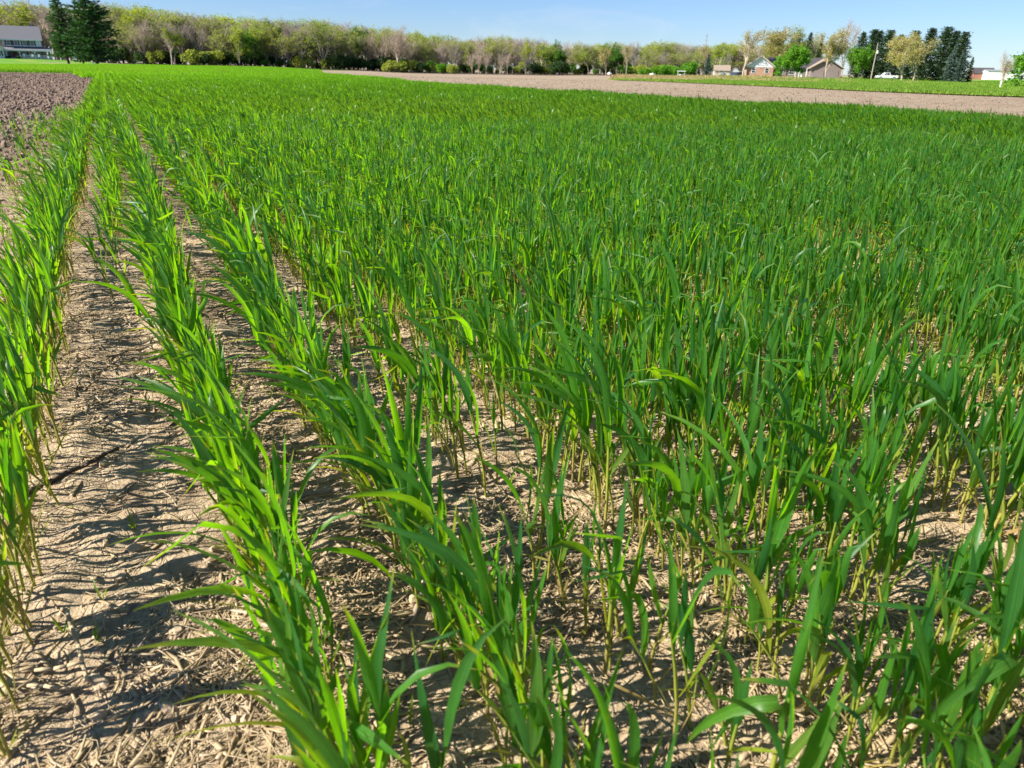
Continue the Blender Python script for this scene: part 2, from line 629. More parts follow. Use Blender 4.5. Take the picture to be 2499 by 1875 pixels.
def ribbon(r, p0, az, th0, length, width, wind, grav, twist, age, nseg=3):
    d = np.array([sin(th0) * cos(az), sin(th0) * sin(az), cos(th0)])
    side = nrm(np.cross(d, (0, 0, 1.0)) + 1e-6)
    p = np.array(p0, float)
    V_, A_ = [], []
    rnd = r.random()
    ds = length / nseg
    tw0 = r.uniform(-1.2, 1.2)
    for i in range(nseg + 1):
        t = i / nseg
        nv = nrm(np.cross(side, d))
        a = tw0 + twist * t
        sd = side * cos(a) + nv * sin(a)
        w = width * 0.5 * (0.6, 1.0, 0.75, 0.06)[min(3, int(round(t * 3)))]
        V_ += [p - sd * w, p + sd * w]
        A_ += [(-0.6, t, age, rnd), (0.6, t, age, rnd)]
        d = nrm(d + ds * (np.array([-1, -0.1, 0]) * wind * (0.3 + t) + np.array([0, 0, -1.0]) * grav * t))
        side = nrm(side - d * np.dot(side, d))
        p = p + d * ds
    F_ = [(2 * i, 2 * i + 1, 2 * i + 3, 2 * i + 2) for i in range(nseg)]
    return np.array(V_), np.array(F_), np.array(A_)


def tube_path(pts, rad, sides, age0, age1, rnd):
    V_, A_, F_ = [], [], []
    n = len(pts)
    for i, (p, r_) in enumerate(zip(pts, rad)):
        for k in range(sides):
            a = 2 * pi * k / sides
            V_.append((p[0] + r_ * cos(a), p[1] + r_ * sin(a), p[2]))
            t = i / (n - 1)
            A_.append((0.5, t * 0.5, age0 + (age1 - age0) * t, rnd))
    for i in range(n - 1):
        for k in range(sides):
            k2 = (k + 1) % sides
            F_.append((i * sides + k, i * sides + k2, (i + 1) * sides + k2, (i + 1) * sides + k))
    return np.array(V_), np.array(F_), np.array(A_)


def shoot(r, windy, lod=0):
    """one wheat plant: list of (kind, V, F, A)"""
    out = []
    hs = r.uniform(0.12, 0.185)
    lean = np.array([-r.uniform(0.0, 0.07) * (1.0 if windy else 0.25) + r.normal(0, 0.012), r.normal(0, 0.014)])
    stp = [np.array([lean[0] * (t ** 1.6) * hs / 0.13, lean[1] * t ** 1.5, hs * t - 0.012 * (t == 0)]) for t in (0, 0.35, 0.7, 1.0)]
    rb = r.uniform(0.0021, 0.0031)
    out.append(('stalk', *tube_path(stp, [rb, rb * 0.95, rb * 0.9, rb * 0.55], 5 if lod == 0 else 3, r.uniform(0.45, 0.9), r.uniform(-0.05, 0.3), r.random())))

    def at(t):
        k = min(2, int(t * 3 / 1.0001)) if t < 1 else 2
        ts = (0, 0.35, 0.7, 1.0)
        for k in range(3):
            if t <= ts[k + 1] + 1e-6:
                break
        f = (t - ts[k]) / (ts[k + 1] - ts[k])
        return stp[k] * (1 - f) + stp[k + 1] * f
    az = r.uniform(0, 2 * pi)
    fn = blade if lod == 0 else ribbon
    wmul = 1.0 if lod == 0 else 1.3
    lmul = 1.0 if lod == 0 else 0.86
    specs = []
    for i in range(r.integers(1, 4) if lod == 0 else r.integers(0, 2)):
        specs.append((r.uniform(0.03, 0.35), r.uniform(0.1, 1.2), r.uniform(0.05, 0.13), r.uniform(0.003, 0.006), r.uniform(4, 20), r.uniform(0.5, 1.0)))
    specs.append((r.uniform(0.40, 0.58), r.uniform(0.15, 0.5), r.uniform(0.09, 0.14), r.uniform(0.008, 0.012), 8, r.uniform(0.0, 0.2) if r.random() < 0.7 else r.uniform(0.3, 0.6)))
    specs.append((r.uniform(0.66, 0.82), r.uniform(0.08, 0.34), r.uniform(0.11, 0.175), r.uniform(0.011, 0.016), 6, r.uniform(-0.05, 0.06)))
    specs.append((r.uniform(0.85, 0.97), r.uniform(0.05, 0.26), r.uniform(0.11, 0.17), r.uniform(0.011, 0.0165), 5, -0.03))
    if r.random() < 0.6:
        specs.append((1.0, r.uniform(0.0, 0.15), r.uniform(0.08, 0.14), r.uniform(0.009, 0.013), 3, -0.05))
    for j, (t, th, ln, wd, gv, age) in enumerate(specs):
        az += pi + r.normal(0, 0.5)
        k3 = len(specs) - j
        if windy and k3 <= 3 and r.random() < 0.55:        # blown flat to the left
            wind = r.uniform(4.0, 16.0)
            g2 = gv * r.uniform(0.4, 1.3)
            ln *= r.uniform(1.15, 1.6)
        elif windy:
            wind = r.uniform(0.3, 4.0)
            g2 = gv * r.uniform(0.2, 0.8)
        else:
            wind = r.uniform(0.0, 2.0)
            g2 = gv * r.uniform(0.1, 0.9)
            if r.random() < 0.14 and k3 <= 3:              # arching right over
                g2 = gv * 4.5
                ln *= 1.3
        out.append(('leaf', *fn(r, at(t), az, th, ln * lmul, wd * wmul, wind, g2, r.uniform(-1.9, 1.9), age)))
    return out


def join(parts):
    Vs, Fs, As, ms, b = [], [], [], [], 0
    for k, v, f, a in parts:
        Vs.append(v)
        Fs.append(f + b)
        As.append(a)
        ms.append(np.full(len(f), 1 if k == 'stalk' else 0))
        b += len(v)
    return np.vstack(Vs), np.vstack(Fs), np.vstack(As), np.concatenate(ms)


vr = np.random.default_rng(3)
NW, NC = 60, 60
VAR = [shoot(vr, True) for _ in range(NW)] + [shoot(vr, False) for _ in range(NC)]
protos, part_meshes = [], []
for i, parts in enumerate(VAR):
    v, f, a, mi = join(parts)
    protos.append(mesh_np('wheat_shoot_%d' % i, v, f, [M_LEAF, M_STALK], mi, True, {'lf': ('FLOAT_COLOR', a)}))
# row tiles for the middle distance: four drill rows, 0.6 m long, full of lighter plants
ROW = 0.195
TILE_L, TILE_W = 0.6, 4 * ROW


def tile(r, nrow, length, per_m, windy, wm, n_keep=None):
    parts = []
    for k in range(nrow):
        for j in range(int(length * per_m)):
            x0 = (k + 0.5 - nrow / 2) * ROW + r.normal(0, 0.022)
            y0 = r.uniform(-length / 2, length / 2)
            sc = r.uniform(0.68, 1.02)
            ca, sa = cos(r.uniform(-0.4, 0.4)), 0
            for p in shoot(r, windy, 1):
                if n_keep and r.random() > n_keep:
                    continue
                v = p[1] * sc
                v[:, :2] += (x0, y0)
                parts.append((p[0], v, p[2], p[3]))
    return parts


cA, sA = cos(-ROWA), sin(-ROWA)


def rotv(parts, a):
    return parts


NT = 8
for i in range(NT):
    v, f, a, mi = join(tile(vr, 4, TILE_L, 80, i < 4, 1.0))
    protos.append(mesh_np('wheat_tile_%d' % i, v, f, [M_LEAF, M_STALK], mi, False, {'lf': ('FLOAT_COLOR', a)}))
NF = 4
FT = 2.34
for i in range(NF):
    parts = []
    for k in range(12):
        for j in range(44):
            x0 = (k - 5.5) * ROW + vr.normal(0, 0.04)
            y0 = vr.uniform(-FT / 2, FT / 2)
            for q in range(3):
                pv = ribbon(vr, (x0 + vr.normal(0, 0.03), y0, 0.05), vr.uniform(0, 6.28), vr.uniform(0.05, 0.4), vr.uniform(0.16, 0.25), vr.uniform(0.022, 0.034), vr.uniform(0, 5), vr.uniform(0, 4), vr.uniform(-1, 1), vr.uniform(-0.08, 0.05))
                parts.append(('leaf', *pv))
    v, f, a, mi = join(parts)
    protos.append(mesh_np('wheat_far_%d' % i, v, f, [M_LEAF, M_STALK], mi, False, {'lf': ('FLOAT_COLOR', a)}))

EDGE = np.array([(60, -40), (22, -6), (8.9, 13.4), (7.6, 15.1), (5.2, 18.0), (2.7, 21.8), (-0.1, 25.8), (-4.8, 34.6), (-24.0, 92.0), (-70.0, 268.0)])


def right_edge(y):
    return np.interp(y, EDGE[:, 1], EDGE[:, 0])


def in_wheat(x, y):
    al, of = x * U[0] + y * U[1], x * V[0] + y * V[1]
    ok = x < right_edge(y) + 0.35 * (vnoise(x * 1.3, y * 1.3, 9) - 0.5) * 2
    left = np.where(al < 9, -0.40, np.where(al < 22, -0.55, -0.5))
    left = left + 0.25 * (vnoise(al * 0.7, al * 0 + 2.0, 8) - 0.5)
    near = (of > left) & (al < 62)
    # beyond the ploughed patch the crop runs right across to the lawn
    beyond = (y > 51.5 + 0.04 * x) & (y < np.interp(x, [-160, -105, -70, -52], [150, 152, 255, 262]))
    return ok & (near | beyond)


# near shoots, row by row
rows = [(-0.28, 62, 1), (-0.08, 50, 1), (0.10, 76, 1), (0.325, 70, 1), (0.54, 62, 0), (0.735, 95, 0)] + [(0.735 + ROW * k, 98, 0) for k in range(1, 110)]
sh = []
NEAR = 9.0
for ri, (off, per, wy) in enumerate(rows):
    L0, L1 = -1.2 - off * 0.55, NEAR + 0.4
    nn = int((L1 - L0) * per)
    al = L0 + (np.arange(nn) + rng.uniform(0, 1, nn)) * (L1 - L0) / nn
    lat = off + rng.normal(0, 0.016 if ri < 4 else 0.024, nn) + 0.015 * np.sin(al * 1.3 + ri)
    x, y = al * U[0] + lat * V[0], al * U[1] + lat * V[1]
    gap = vnoise(al * 2.6 + ri * 7.1, al * 0 + ri * 3.3, 21)
    keep = gap > np.where(al > 2.6, 0.10, 0.10 if ri < 4 else 0.20)
    if ri == 1:
        keep &= (al > 2.7) & (rng.random(nn) < sstep(2.4, 5.5, al))
    if ri == 4:
        keep &= (rng.random(nn) < 0.62 + 0.38 * sstep(1.0, 2.2, al))
    d = np.hypot(x, y)
    if ri >= 4:
        keep &= rng.random(nn) < 0.86 + 0.14 * sstep(1.3, 2.4, d)
    keep &= (d < NEAR) & (np.abs(x) < 0.86 * y + 0.9) & (y > 0.16) & (d > 0.34)
    keep &= (np.hypot(x, y) > 0.5) | (off > 0.05)
    keep &= in_wheat(x, y)
    for j in np.nonzero(keep)[0]:
        wy_p = 0.74 if ri < 4 else float(np.clip(0.55 - 0.10 * (ri - 4), 0.12, 0.55))
        sh.append((x[j], y[j], ri, rng.random() < wy_p, al[j], lat[j]))
# volunteers on the bare strip left of the crop
for _ in range(420):
    a_, o_ = rng.uniform(1.8, 13.0), -0.28 - abs(rng.normal(0, 0.30)) - 0.05
    p = a_ * U + o_ * V
    sh.append((p[0], p[1], -1, True, a_, o_))
SX = np.array([s_[0] for s_ in sh])
SY = np.array([s_[1] for s_ in sh])
SR = np.array([s_[2] for s_ in sh])
SWD = np.array([s_[3] for s_ in sh])
SZ = gz(SX, SY)
SSC = rng.normal(0.98, 0.14, len(sh)).clip(0.6, 1.3)
SSC *= np.where(SR >= 4, 0.97 - 0.10 * sstep(1.3, 3.0, np.hypot(SX, SY)), 1.0)
SSC[SR == -1] *= rng.uniform(0.4, 0.85, (SR == -1).sum())
SSC[SR == 1] *= 0.85
SID = np.where(SWD, rng.integers(0, NW, len(sh)), NW + rng.integers(0, NC, len(sh)))
SRZ = np.where(SWD, rng.normal(0, 0.55, len(sh)), rng.uniform(-3.1, 3.1, len(sh)))


def project(x, y, z):
    P_ = np.stack([x, y, z - CAMH], -1)
    fw = np.array([0, cos(PITCH), -sin(PITCH)])
    up = np.array([0, sin(PITCH), cos(PITCH)])
    rt = np.array([1.0, 0, 0])
    c, s = cos(ROLL), sin(ROLL)
    r2, u2 = rt * c + up * s, -rt * s + up * c
    d = P_ @ fw
    return IW / 2 + FPX * (P_ @ r2) / d, IH / 2 - FPX * (P_ @ u2) / d, d


mx_, my_, md_ = project(SX, SY, SZ + 0.17)
inside = (mx_ > 10) & (mx_ < IW - 10) & (my_ < IH - 30) & (my_ > 0)
order = np.argsort(np.where(inside, md_, 1e9))
SOLO = order[:300]
is_solo = np.zeros(len(sh), bool)
is_solo[SOLO] = True

# the 300 plants nearest the camera stand as single objects with their leaves
def leaf_parts(i):
    res = []
    for k, v, f, a in VAR[i]:
        res.append((k, mesh_np(k, v, f, [M_STALK if k == 'stalk' else M_LEAF], None, True, {'lf': ('FLOAT_COLOR', a)})))
    return res


ONES = ['', 'first', 'second', 'third', 'fourth', 'fifth', 'sixth', 'seventh', 'eighth', 'ninth', 'tenth', 'eleventh', 'twelfth', 'thirteenth', 'fourteenth', 'fifteenth', 'sixteenth', 'seventeenth', 'eighteenth', 'nineteenth']
TENS = ['', '', 'twent', 'thirt', 'fort', 'fift', 'sixt', 'sevent', 'eight', 'ninet']


def ordinal(n_):
    if n_ < 20:
        return ONES[n_]
    if n_ < 100:
        return TENS[n_ // 10] + ('ieth' if n_ % 10 == 0 else 'y-' + ONES[n_ % 10])
    return 'hundredth'


PART = {}
ROWNAME = {0: 'leftmost row', 2: 'second row from left', 3: 'third row from left', 4: 'gappy fourth row from left', 5: 'fifth row from left', 6: 'sixth row from left',
           7: 'seventh row from left', 8: 'eighth row from left', 9: 'ninth row from left', 10: 'tenth row from left', -1: 'bare strip at left'}
SAL = np.array([s_[4] for s_ in sh])
seen = {}
for j in sorted(SOLO, key=lambda q: SAL[q]):
    i = int(SID[j])
    if i not in PART:
        PART[i] = leaf_parts(i)
    e = empty('wheat_plant', (SX[j], SY[j], SZ[j]), SRZ[j], SSC[j])
    rn = ROWNAME.get(int(SR[j]), 'rows at the right edge')
    seen[rn] = seen.get(rn, 0) + 1
    ds = ('tall ' if SSC[j] > 1.1 else 'short ' if SSC[j] < 0.84 else '') + ('wind-bent' if SWD[j] else 'upright')
    tag(e, '%s wheat plant, %s from bottom edge in %s' % (ds, ordinal(seen[rn]), rn), 'wheat plant', 'near wheat plants of the ' + rn)
    for k, me in PART[i]:
        link(k, me, e)

# everything else of the crop is one mass
P_, R_, S_, I_, T_ = [], [], [], [], []
for j in np.nonzero(~is_solo)[0]:
    P_.append((SX[j], SY[j], SZ[j]))
    R_.append((0, 0, SRZ[j]))
    S_.append((SSC[j],) * 3)
    I_.append(int(SID[j]))
    T_.append(0.0)


def band_tint(x, y):
    """grass-weed streaks of the shallow swales, paler than the crop"""
    t = 0.10 * (vnoise(x * 0.15, y * 0.15, 31) - 0.5)
    c1 = np.exp(-((y - (62 + 0.12 * x)) / 2.2) ** 2) * (vnoise(x * 0.12, y * 0.3, 33) > 0.42)
    c2 = np.exp(-((y - (44 - 0.55 * x)) / 1.3) ** 2) * (vnoise(x * 0.2, y * 0.2, 34) > 0.4)
    c3 = np.exp(-((y - (53 + 0.04 * x)) / 1.2) ** 2) * (x < -18)
    return t + 0.75 * c1 + 0.85 * c2 + 0.7 * c3


# middle distance
MID = 42.0
ka = np.arange(-60, int(62 / TILE_L))
kb = np.arange(-2, 80)
for a_ in ka:
    al = (a_ + 0.5) * TILE_L + 6
    of = -0.28 - ROW / 2 + (kb + 0.5) * TILE_W
    x, y = al * U[0] + of * V[0], al * U[1] + of * V[1]
    d = np.hypot(x, y)
    k = (d >= NEAR - 0.15) & (d < MID) & in_wheat(x, y) & (np.abs(x) < 0.8 * y + 2.0)
    for j in np.nonzero(k)[0]:
        P_.append((x[j], y[j], float(gz(x[j], y[j]))))
        fl = pi if rng.random() < 0.0 else 0
        R_.append((0, 0, -ROWA + rng.normal(0, 0.02)))
        h = 1.0 + 0.22 * (vnoise(np.array(x[j] * 0.35), np.array(y[j] * 0.35), 12) - 0.5)
        S_.append((1.0, 1.0, float(h)))
        I_.append(NW + NC + (int(rng.integers(0, 4)) if rng.random() < 0.6 else 4 + int(rng.integers(0, 4))))
        T_.append(float(band_tint(x[j], y[j])) - 0.55 * float(sstep(14, 40, d[j])))  # sunlit look of the canopy put into the colour, growing with distance
# far
gxx, gyy = np.meshgrid(np.arange(-175, 20, FT * 0.93), np.arange(24, 275, FT * 0.93))
x, y = gxx.ravel(), gyy.ravel()
x = x + rng.normal(0, 0.2, len(x))
d = np.hypot(x, y)
k = (d >= MID - 0.8) & in_wheat(x, y) & (np.abs(x) < 0.78 * y + 3)
zz = gz(x, y)
tt = band_tint(x, y)
for j in np.nonzero(k)[0]:
    P_.append((x[j], y[j], zz[j]))
    R_.append((0, 0, -ROWA + rng.normal(0, 0.05)))
    h = 1.0 + 0.35 * (vnoise(np.array(x[j] * 0.12), np.array(y[j] * 0.2), 13) - 0.5) - 0.35 * max(0, tt[j])
    S_.append((1.0, 1.0, float(h)))
    I_.append(NW + NC + NT + int(rng.integers(0, NF)))
    T_.append(float(tt[j]) - 0.55)  # far crop colour brightened throughout to stand in for sunlit leaves
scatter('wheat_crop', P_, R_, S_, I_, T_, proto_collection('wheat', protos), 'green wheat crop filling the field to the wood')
print('near shoots', len(sh), 'all crop instances', len(P_))

# ------------------------------------------------------------------ litter on the soil
def straw_mesh(r, L, w, bend, flat=0.5, age=0.0, n=4):
    """one broken straw or stalk piece lying along x"""
    V_, A_, F_ = [], [], []
    rnd = r.random()
    ph = r.uniform(0, 6)
    for i in range(n + 1):
        t = i / n
        x = (t - 0.5) * L
        y = bend * L * sin(t * pi + ph) + 0.02 * L * r.normal()
        z = 0.12 * L * bend * sin(t * 5 + ph)
        ww = w * (0.75 + 0.35 * r.random()) * (0.7 if i in (0, n) else 1)
        for k in range(4):
            a = pi / 4 + k * pi / 2
            V_.append((x, y + ww * 0.5 * cos(a), z + ww * 0.5 * flat * sin(a)))
            A_.append((0.3 * (k - 1.5), t * 0.7, age, rnd))
    for i in range(n):
        for k in range(4):
            k2 = (k + 1) % 4
            F_.append((i * 4 + k, i * 4 + k2, i * 4 + 4 + k2, i * 4 + 4 + k))
    F_ += [(3, 2, 1, 0), (n * 4, n * 4 + 1, n * 4 + 2, n * 4 + 3)]
    return np.array(V_), np.array(F_), np.array(A_)


def clod_mesh(r, mat, name):
    import bmesh
    bm = bmesh.new()
    bmesh.ops.create_icosphere(bm, subdivisions=2, radius=1.0)
    q = r.normal(0, 1, (6, 3))
    for v in bm.verts:
        p = np.array(v.co)
        s_ = 1 + 0.38 * np.sin(q @ p * 2.1).sum() / 2.4 + r.normal(0, 0.11)
        v.co = Vector((p[0] * s_, p[1] * s_ * 0.85, p[2] * s_ * 0.62))
    me = bpy.data.meshes.new(name)
    bm.to_mesh(me)
    bm.free()
    me.materials.append(mat)
    return me


lr = np.random.default_rng(77)
STRAW = []
for i in range(26):
    kind = i % 13
    if kind < 8:
        a = straw_mesh(lr, lr.uniform(0.03, 0.10), lr.uniform(0.0012, 0.0026), lr.uniform(-0.25, 0.25), 0.6, lr.uniform(0, 0.35))
    elif kind < 11:
        a = straw_mesh(lr, lr.uniform(0.06, 0.13), lr.uniform(0.003, 0.006), lr.uniform(-0.08, 0.08), 0.5, lr.uniform(0, 0.5))
    else:
        a = straw_mesh(lr, lr.uniform(0.02, 0.05), lr.uniform(0.006, 0.012), lr.uniform(-0.2, 0.2), 0.12, lr.uniform(0, 0.4))
    STRAW.append(mesh_np('straw_piece', a[0], a[1], [M_STRAW], None, True, {'lf': ('FLOAT_COLOR', a[2])}))
CLOD = [clod_mesh(lr, M_CLOD, 'soil_clod') for _ in range(8)]
CLODF = [clod_mesh(lr, M_CLODF, 'plough_clod') for _ in range(6)]


def litter_density(x, y):
    n_ = vnoise(x * 3.1, y * 3.1, 41) * 0.6 + vnoise(x * 9, y * 9, 42) * 0.4
    return sstep(0.42, 0.68, n_)


litter = []
tries = 95000
dist = 0.42 * (7.5 / 0.42) ** lr.random(tries)
brg = lr.uniform(-0.80, 0.80, tries)
lx, ly = dist * np.sin(brg), dist * np.cos(brg)
dens = litter_density(lx, ly)
of_ = lx * V[0] + ly * V[1]
keep = lr.random(tries) < (0.06 + 0.55 * dens) * np.where(of_ < 1.2, 1.0, 0.45)
lx, ly = lx[keep], ly[keep]
ea, eo = lr.uniform(1.5, 11, 9000), lr.uniform(-0.75, 0.55, 9000)
ex, ey = ea * U[0] + eo * V[0], ea * U[1] + eo * V[1]
ek = lr.random(9000) < 0.25 + 0.75 * litter_density(ex, ey)
lx, ly = np.concatenate([lx, ex[ek]]), np.concatenate([ly, ey[ek]])
lz = gz(lx, ly)
px_, py_, pd_ = project(lx, ly, lz)
vis = (px_ > 5) & (px_ < IW - 5) & (py_ < IH - 5)
lid = lr.integers(0, len(STRAW), len(lx))
size = np.where(lid % 13 < 8, 0.5, 1.0) * lr.uniform(0.7, 1.15, len(lx))
lsc = lr.uniform(0.65, 1.25, len(lx))
score = np.where(vis, size / pd_, 0)
solo = np.argsort(-score)[:150]
lrot = np.stack([lr.normal(0, 0.25, len(lx)), lr.normal(0, 0.16, len(lx)), lr.uniform(0, 6.28, len(lx))], -1)


def strip_name(off):
    if off < -0.30:
        return 'left of the leftmost wheat row'
    if off < 0.10:
        return 'between first and second wheat rows'
    if off < 0.35:
        return 'between second and third wheat rows'
    if off < 0.75:
        return 'between third and fifth wheat rows'
    return 'among the wheat plants at the right'


KINDS = lambda i: 'thin tan straw' if i % 13 < 8 else ('thick pale stalk piece' if i % 13 < 11 else 'flat papery husk scrap')
ms = np.zeros(len(lx), bool)
sseen = {}
for j in sorted(solo, key=lambda q: pd_[q]):
    ms[j] = True
    o = link('straw_piece', STRAW[lid[j]], None, (lx[j], ly[j], lz[j] + 0.004))
    o.rotation_euler = lrot[j]
    o.scale = (lsc[j],) * 3
    sn = strip_name(lx[j] * V[0] + ly[j] * V[1])
    kd = KINDS(lid[j])
    sseen[kd + sn] = sseen.get(kd + sn, 0) + 1
    tag(o, '%s %s, %s nearest the camera' % (kd, sn, ordinal(sseen[kd + sn])), 'straw', kd + ' ' + sn)
rest = ~ms
# crumbs of soil with the loose litter
nc = 16000
cd = 0.42 * (6.5 / 0.42) ** lr.random(nc)
cb = lr.uniform(-0.8, 0.8, nc)
cx, cy = cd * np.sin(cb), cd * np.cos(cb)
ck = lr.random(nc) < 0.12 + 0.88 * litter_density(cx + 5, cy)
cx, cy = cx[ck], cy[ck]
cs = 0.0024 * np.exp(lr.normal(0, 0.6, len(cx)))
cz = gz(cx, cy)
PP = np.vstack([np.stack([lx[rest], ly[rest], lz[rest] + 0.003], -1)])
scatter('crop_residue', PP, lrot[rest], np.repeat(lsc[rest][:, None], 3, 1), lid[rest], np.zeros(rest.sum()), proto_collection('straw', STRAW), 'dry tan crop residue strewn over the soil')
scatter('soil_crumbs', np.stack([cx, cy, cz], -1), lr.uniform(0, 6.28, (len(cx), 3)), np.repeat(cs[:, None], 3, 1), lr.integers(0, len(CLOD), len(cx)), np.zeros(len(cx)), proto_collection('clod', CLOD), 'loose crumbs of tan soil between the rows')
# a few larger clods one can pick out
for (px, py, s_, ds) in [(560, 1290, 0.010, 'on the soil beside the grey stick'), (815, 1330, 0.008, 'near the end of the grey stick'), (690, 1605, 0.012, 'in the bare strip at the lower middle'), (1010, 1500, 0.011, 'under the third wheat row'),
                         (300, 1420, 0.010, 'in the bare strip at the lower left'), (430, 1560, 0.010, 'left of the second wheat row, low in the picture'), (250, 1130, 0.011, 'near the long dark stick')]:
    p = gp(px, py)
    o = link('soil_clod', CLOD[int(px) % 8], None, (p[0], p[1], float(gz(p[0], p[1])) + s_ * 0.3))
    o.scale = (s_,) * 3
    o.rotation_euler = (0, 0, px)
    tag(o, 'small tan lump of soil ' + ds, 'soil clod', 'larger soil lumps')

# named sticks and stubs
M_STICKD = plain('dark_stick', (0.085, 0.06, 0.045), 0.9, 0.4, 60)
M_STICKG = plain('grey_stick', (0.25, 0.205, 0.155), 0.85, 0.35, 60)
M_STUB = plain('pale_stub', (0.44, 0.34, 0.21), 0.85, 0.45, 90)


def stick(name, a, b, r0, r1, mat, label, lift=(0.006, 0.006), n=7, cat='stick', group=None):
    pa, pb = gp(*a), gp(*b)
    pts = []
    for i in range(n + 1):
        t = i / n
        p = pa * (1 - t) + pb * t + lr.normal(0, 0.0012, 2)
        pts.append((p[0], p[1], float(gz(p[0], p[1])) * 0.5 + lift[0] * (1 - t) + lift[1] * t + lr.normal(0, 0.0006)))
    pts = np.array(pts)
    base = pts[0].copy()
    mb = MB()
    for i in range(n):
        ra, rb = r0 + (r1 - r0) * i / n, r0 + (r1 - r0) * (i + 1) / n
        mb.tube(pts[i] - base, pts[i + 1] - base, ra, rb, 7)
    o = mb.build(name, mat, None, 0, True)
    o.location = base
    return tag(o, label, cat, group)


stick('stick', (55, 1220), (290, 1095), 0.006, 0.004, M_STICKD, 'long dark brown stick lying beside the leftmost wheat row')
stick('stick', (690, 1218), (832, 1210), 0.0075, 0.004, M_STICKG, 'grey weathered stick right of the second wheat row', (0.008, 0.012))
stick('stick', (795, 1590), (868, 1480), 0.0035, 0.0025, M_STICKG, 'thin brown stick slanting across the bare strip at lower middle', (0.006, 0.012))
stick('stick', (1000, 1550), (1050, 1462), 0.0045, 0.004, M_STICKG, 'short brown stub standing up from the bare strip', (0.004, 0.04), 4)
stick('corn_stalk_stub', (190, 1560), (215, 1680), 0.0032, 0.0028, M_STUB, 'pale upright stalk stub amid litter at the lower left', (0.05, 0.01), 4, 'stalk stub')
stick('corn_stalk_stub', (20, 1668), (205, 1638), 0.003, 0.0028, M_STUB, 'pale stalk lying level amid litter at the lower left', (0.01, 0.014), 5, 'stalk stub')
stick('corn_stalk_stub', (0, 1690), (190, 1690), 0.0026, 0.0024, M_STUB, 'lower of two pale stalks lying at the left edge', (0.008, 0.01), 5, 'stalk stub')
for i, (a, b, lb) in enumerate([((1800, 1872), (1880, 1812), 'thick pale broken stalk piece at the bottom edge, right of middle'), ((1890, 1860), (2025, 1770), 'leftmost pale stalk of the bundle at the lower right'),
                                ((1915, 1862), (2030, 1782), 'middle pale stalk of the bundle at the lower right'), ((1940, 1865), (2022, 1792), 'rightmost pale stalk of the bundle at the lower right')]):
    stick('corn_stalk_stub', a, b, 0.0034, 0.0022, M_STUB, lb, (0.006, 0.02 + 0.004 * i), 4, 'stalk stub')

# tiny weed seedlings on the bare strips
for i, (px, py) in enumerate([(1000, 1790), (880, 1250), (160, 1560), (255, 1490), (240, 1580), (930, 1720), (1115, 1760), (1860, 1745), (660, 980), (1085, 1630), (330, 1300)]):
    p = gp(px, py)
    parts = []
    for k in range(lr.integers(2, 4)):
        parts.append(('leaf', *blade(lr, (0, 0, 0), lr.uniform(0, 6.28), lr.uniform(0.2, 0.9), lr.uniform(0.025, 0.05), lr.uniform(0.003, 0.005), 2, 12, lr.uniform(-1, 1), lr.uniform(0, 0.15), 5)))
    e = empty('grass_seedling', (p[0], p[1], float(gz(p[0], p[1]))))
    tag(e, 'tiny green grass seedling, ' + ('below the bottom edge of the third row', 'right of the grey stick', 'beside the upright pale stub', 'above the upright pale stub', 'right of the upright pale stub', 'at lower middle, left of the third row', 'just left of the third row, near the bottom', 'beside the pale stalk bundle', 'high up between second and third rows', 'under the leaves of the third row', 'midway between first and second rows')[i], 'seedling', 'tiny seedlings on the bare strips')
    for k, v, f, a in parts:
        link('leaf', mesh_np('leaf', v, f, [M_LEAF], None, True, {'lf': ('FLOAT_COLOR', a)}), e)

# ploughed patch at the left: clods and stubble turned up by the plough
pr = np.random.default_rng(9)
k = 110000
yy = 2.5 * (52 / 2.5) ** pr.random(k)
xx = -yy * pr.uniform(0.3, 0.85, k)
of_ = xx * V[0] + yy * V[1]
ok = (of_ < -0.5 - 0.25 * pr.random(k)) & (yy < 51.3 + 0.04 * xx)
xx, yy = xx[ok], yy[ok]
zz = terrain(xx, yy)
ss = 0.0115 * np.exp(pr.normal(0, 0.75, len(xx))) * (0.55 + yy / 40) * sstep(1.0, 11, yy)
ss = np.minimum(ss, 0.05)
scatter('plough_clods', np.stack([xx, yy, zz], -1), pr.uniform(0, 6.28, (len(xx), 3)), np.repeat(ss[:, None], 3, 1), pr.integers(0, 6, len(xx)), np.zeros(len(xx)), proto_collection('ploughclod', CLODF), 'rough brown clods of the ploughed patch at the left')
# stubble on the far bare field
k = 26000
yy = 12 * (180 / 12.0) ** pr.random(k)
xx = yy * pr.uniform(-0.5, 0.75, k)
ok = (xx > right_edge(yy) + 0.6) & ~((xx > np.interp(yy, [20, 34.8, 57, 73, 108, 300], [31, 22.9, 17.6, 15, 13.6, 16])))
xx, yy = xx[ok], yy[ok]
ss = np.minimum(0.014 * np.exp(pr.normal(0, 0.6, len(xx))) * (0.5 + np.minimum(yy, 80) / 50), 0.04)
scatter('field_clods', np.stack([xx, yy, terrain(xx, yy)], -1), pr.uniform(0, 6.28, (len(xx), 3)), np.stack([ss, ss, ss * 0.8], -1), pr.integers(0, 6, len(xx)), np.zeros(len(xx)), proto_collection('fieldclod', CLODF), 'pale clods and stubble of the bare field beyond the wheat')

